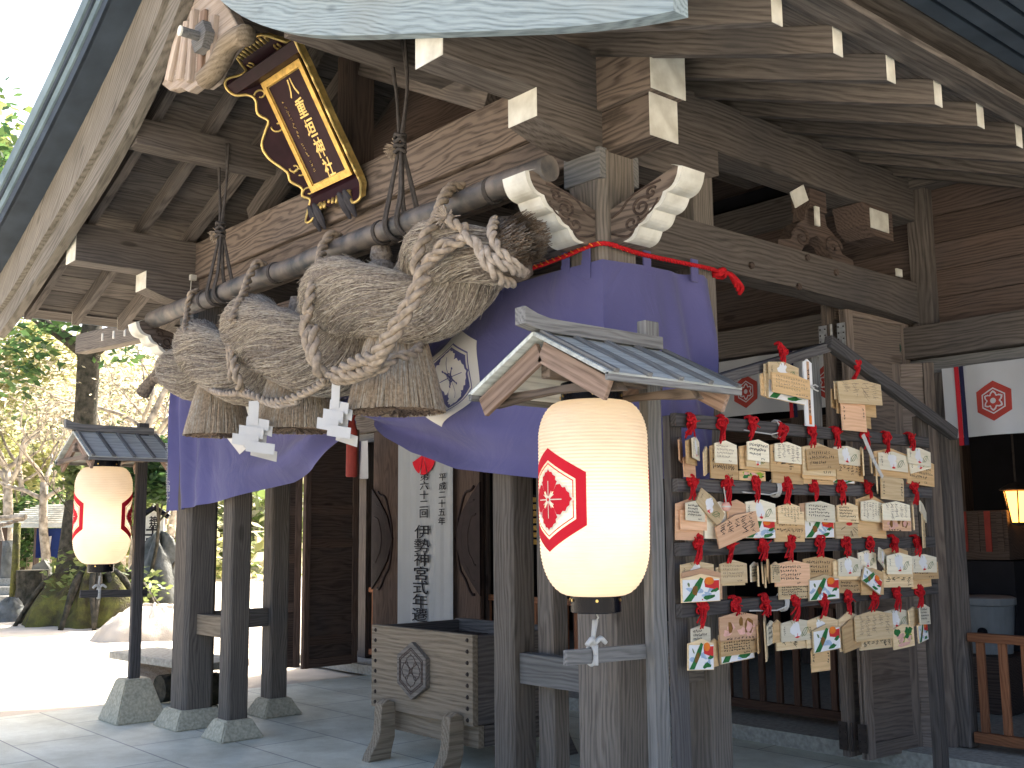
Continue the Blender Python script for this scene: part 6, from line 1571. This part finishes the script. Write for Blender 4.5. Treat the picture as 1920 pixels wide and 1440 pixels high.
# small roofed shelter
d = 27; b = ray(95, d); t = thing('roofed_shelter', 'small open shelter with pale ribbed roof left of the big trunk', 'shelter', b)
zr_, ze = zat(935, d), zat(970, d); ax_ = V((_R[0], _R[1], 0)).normalized(); dp = V((_F[0], _F[1], 0)).normalized()
P = [b-ax_*.75-dp*1.1, b+ax_*1.1-dp*1.1, b+ax_*1.1+dp*1.1, b-ax_*.75+dp*1.1]; rd = [b-ax_*.1, b+ax_*1.0]
vs = [p+V((0, 0, ze)) for p in P]+[p+V((0, 0, zr_)) for p in rd]+[p+V((0, 0, ze-.09)) for p in P]
mb = MB(); mb.add(vs, [(0, 1, 5, 4), (2, 3, 4, 5), (3, 0, 4), (1, 2, 5), (9, 8, 7, 6), (0, 6, 7, 1), (1, 7, 8, 2), (2, 8, 9, 3), (3, 9, 6, 0)]); mb.build('shelter_roof', 'roof_zinc', t)
mb = MB()
for k in range(9):
    q = k/9; mb.tube([vs[0].lerp(vs[4], q)+V((0, 0, .02)), vs[1].lerp(vs[5], q)+V((0, 0, .02))], .022, 5)
mb.build('roof_rib', 'white_paint', t)
for s, f in ((-.55, -.9), (.95, -.9), (-.55, .9), (.95, .9)): q = b+ax_*s+dp*f; beam('shelter_post', q, q+V((0, 0, ze-.05)), .12, .12, 'timber_dark', t)
q = b+ax_*.55-dp*.95; mb = MB(); vv = [q+ax_*(-.30+.15*i)+dp*(.03*math.sin(i*2))+V((0, 0, ze-.12-.70*j-.1*i*(1-j)*0)) for j in (0, 1) for i in range(6)]; mb.add(vv, [(i, i+1, i+7, i+6) for i in range(5)]); o = mb.build('indigo_hanging', 'blue_cloth', None); tag(o, 'small indigo cloth with a white mark hanging from the shelter roof', 'cloth')
mb = MB(); c = q+V((0, 0, ze-.45))-dp*.06; mb.add([c+ax_*(-.07)+V((0, 0, -.15)), c+ax_*.07+V((0, 0, -.12)), c+ax_*.09+V((0, 0, .15)), c+ax_*(-.05)+V((0, 0, .12))], [(0, 1, 2, 3)]); mb.build('white_mark', 'paper', o)
# posts with a straw rope, steps, stump, stele
for k, (px, d, pt, w_, mt, nm, lb, ct) in enumerate(((46, 22, 968, .15, 'moss', 'rope_post', 'slim mossy post carrying the straw rope at the left edge', 'post'), (33, 25, 1000, .32, 'rock', 'stone_pillar', 'grey stone pillar just behind the slim mossy post', 'pillar'))):
    b = ray(px, d); mb = MB(); mb.tube([b+V((0, 0, -.05)), b+V((.03, 0, zat(pt, d)*.5)), b+V((0, 0, zat(pt, d)))], [w_*.6, w_*.5, w_*.45], 10); tag(mb.build(nm, mt, smooth=True), lb, ct)
d = 22; mb = MB(); p0 = ray(-60, d, zat(962, d)); p1 = ray(62, d, zat(957, d)); mb.tube([p0, p1], .055, 8); o = mb.build('rope_crossbar', 'bark_pale'); tag(o, 'grey crossbar resting on the slim mossy post at the left edge', 'crossbar')
mb = MB(); rope(mb, [p0+V((0, 0, -.1)), p0.lerp(p1, .5)+V((0, 0, -.16)), p1+V((0, 0, -.03))], .04, 2); o = mb.build('thin_straw_rope', 'rope', smooth=True); tag(o, 'thin straw rope sagging under the crossbar at the left edge', 'rope')
mb = MB(); c = ray(14, d, zat(990, d)); mb.lathe([(.02, .18), (.05, .1), (.11, -.12), (0, -.12)], 12, c); mb.build('straw_tassel', 'straw', o)
b = ray(30, 24); t = thing('stone_steps', 'grey stone steps at the far left edge behind the boulder', 'steps', b)
for k in range(3): beam('step', ray(-80, 24-.0+k*.5, .10+.17*k), ray(72, 24+k*.5, .10+.17*k), .5, .18, 'stone', t, bev=.02)
b = ray(80, 22); mb = MB(); mb.tube([b, b+V((0, 0, .45)), b+V((0, 0, .80))], [.36, .30, .32], 12); tag(mb.build('tree_stump', 'bark'), 'dark cut stump between the steps and the mossy mound', 'stump')
b = ray(95, 23); tag(link('stone_stele', mesh('x', *[(lambda P: ([p for p in P], [(0, 1, 2, 3, 4), (9, 8, 7, 6, 5)]+[(i, (i+1) % 5, (i+1) % 5+5, i+5) for i in range(5)]))([b+ax_*a+dp*f+V((0, 0, z_)) for f in (-.1, .12) for a, z_ in ((-.25, .0), (.22, .0), (.20, .80), (.08, .98), (-.16, .85))])][0]), 'rock'), 'mossy upright carved stone behind the cut stump', 'stele')
# white sign board
d = 21; b = ray(298, d); t = thing('sign_board', 'narrow white signboard with black brush characters and dark pointed cap', 'sign', b)
zt, zb_ = zat(958, d), zat(1075, d); w_ = .205
mwS = axes(b+ax_*0-dp*0+V((0, 0, zb_-1.2)), ax_, (0, 0, 1), ax_.cross(V((0, 0, 1))))
prism('board', [(-w_, 0), (w_, 0), (w_, zt-zb_+1.2-.05), (0, zt-zb_+1.2+.1), (-w_, zt-zb_+1.2-.05)], .05, 'white_paint', t, mwS)
mb = MB()
nS = ax_.cross(V((0, 0, 1))); 
for s in (-1, 1): mb.tube([b+V((0, 0, zt+.17))+nS*.02, b+ax_*(s*(w_+.09))+V((0, 0, zt-.02))+nS*.02], .055, 6)
mb.build('sign_cap', 'black', t)
mb = MB()
for ch, py, sz, dx in (('神', 965, .16, 0), ('苑', 977, .16, 0), ('夫', 992, .34, 0), ('婦', 1014, .36, 0), ('椿', 1040, .36, 0)):
    vs, fs = text_mesh(ch, sz, offset=.004); mb.add([b+ax_*(v.x+dx)+V((0, 0, zat(py, d)+v.y))+nS*.056 for v in vs], fs)
mb.build('lettering', 'ink', t)
# pale leaning trunk rising from behind the mossy mound toward the curtain
D_ = 22; b = ray(172, D_); P = [(185, 1040), (205, 960), (238, 880), (262, 825), (285, 780), (305, 735), (330, 690), (352, 635)]
pp = [ray(172, D_, -.1)]+catmull([ray(a, D_, zat(c_, D_)) for a, c_ in P], 4); mb = MB(); mb.tube(pp, [.11-.0022*i for i in range(len(pp))], 9)
tag(mb.build('leaning_trunk', 'bark_pale', smooth=True), 'leaning lichen grey trunk between the far lantern post and the curtain', 'tree trunk')
print('plaques', ema_n, 'objects', len(bpy.data.objects))
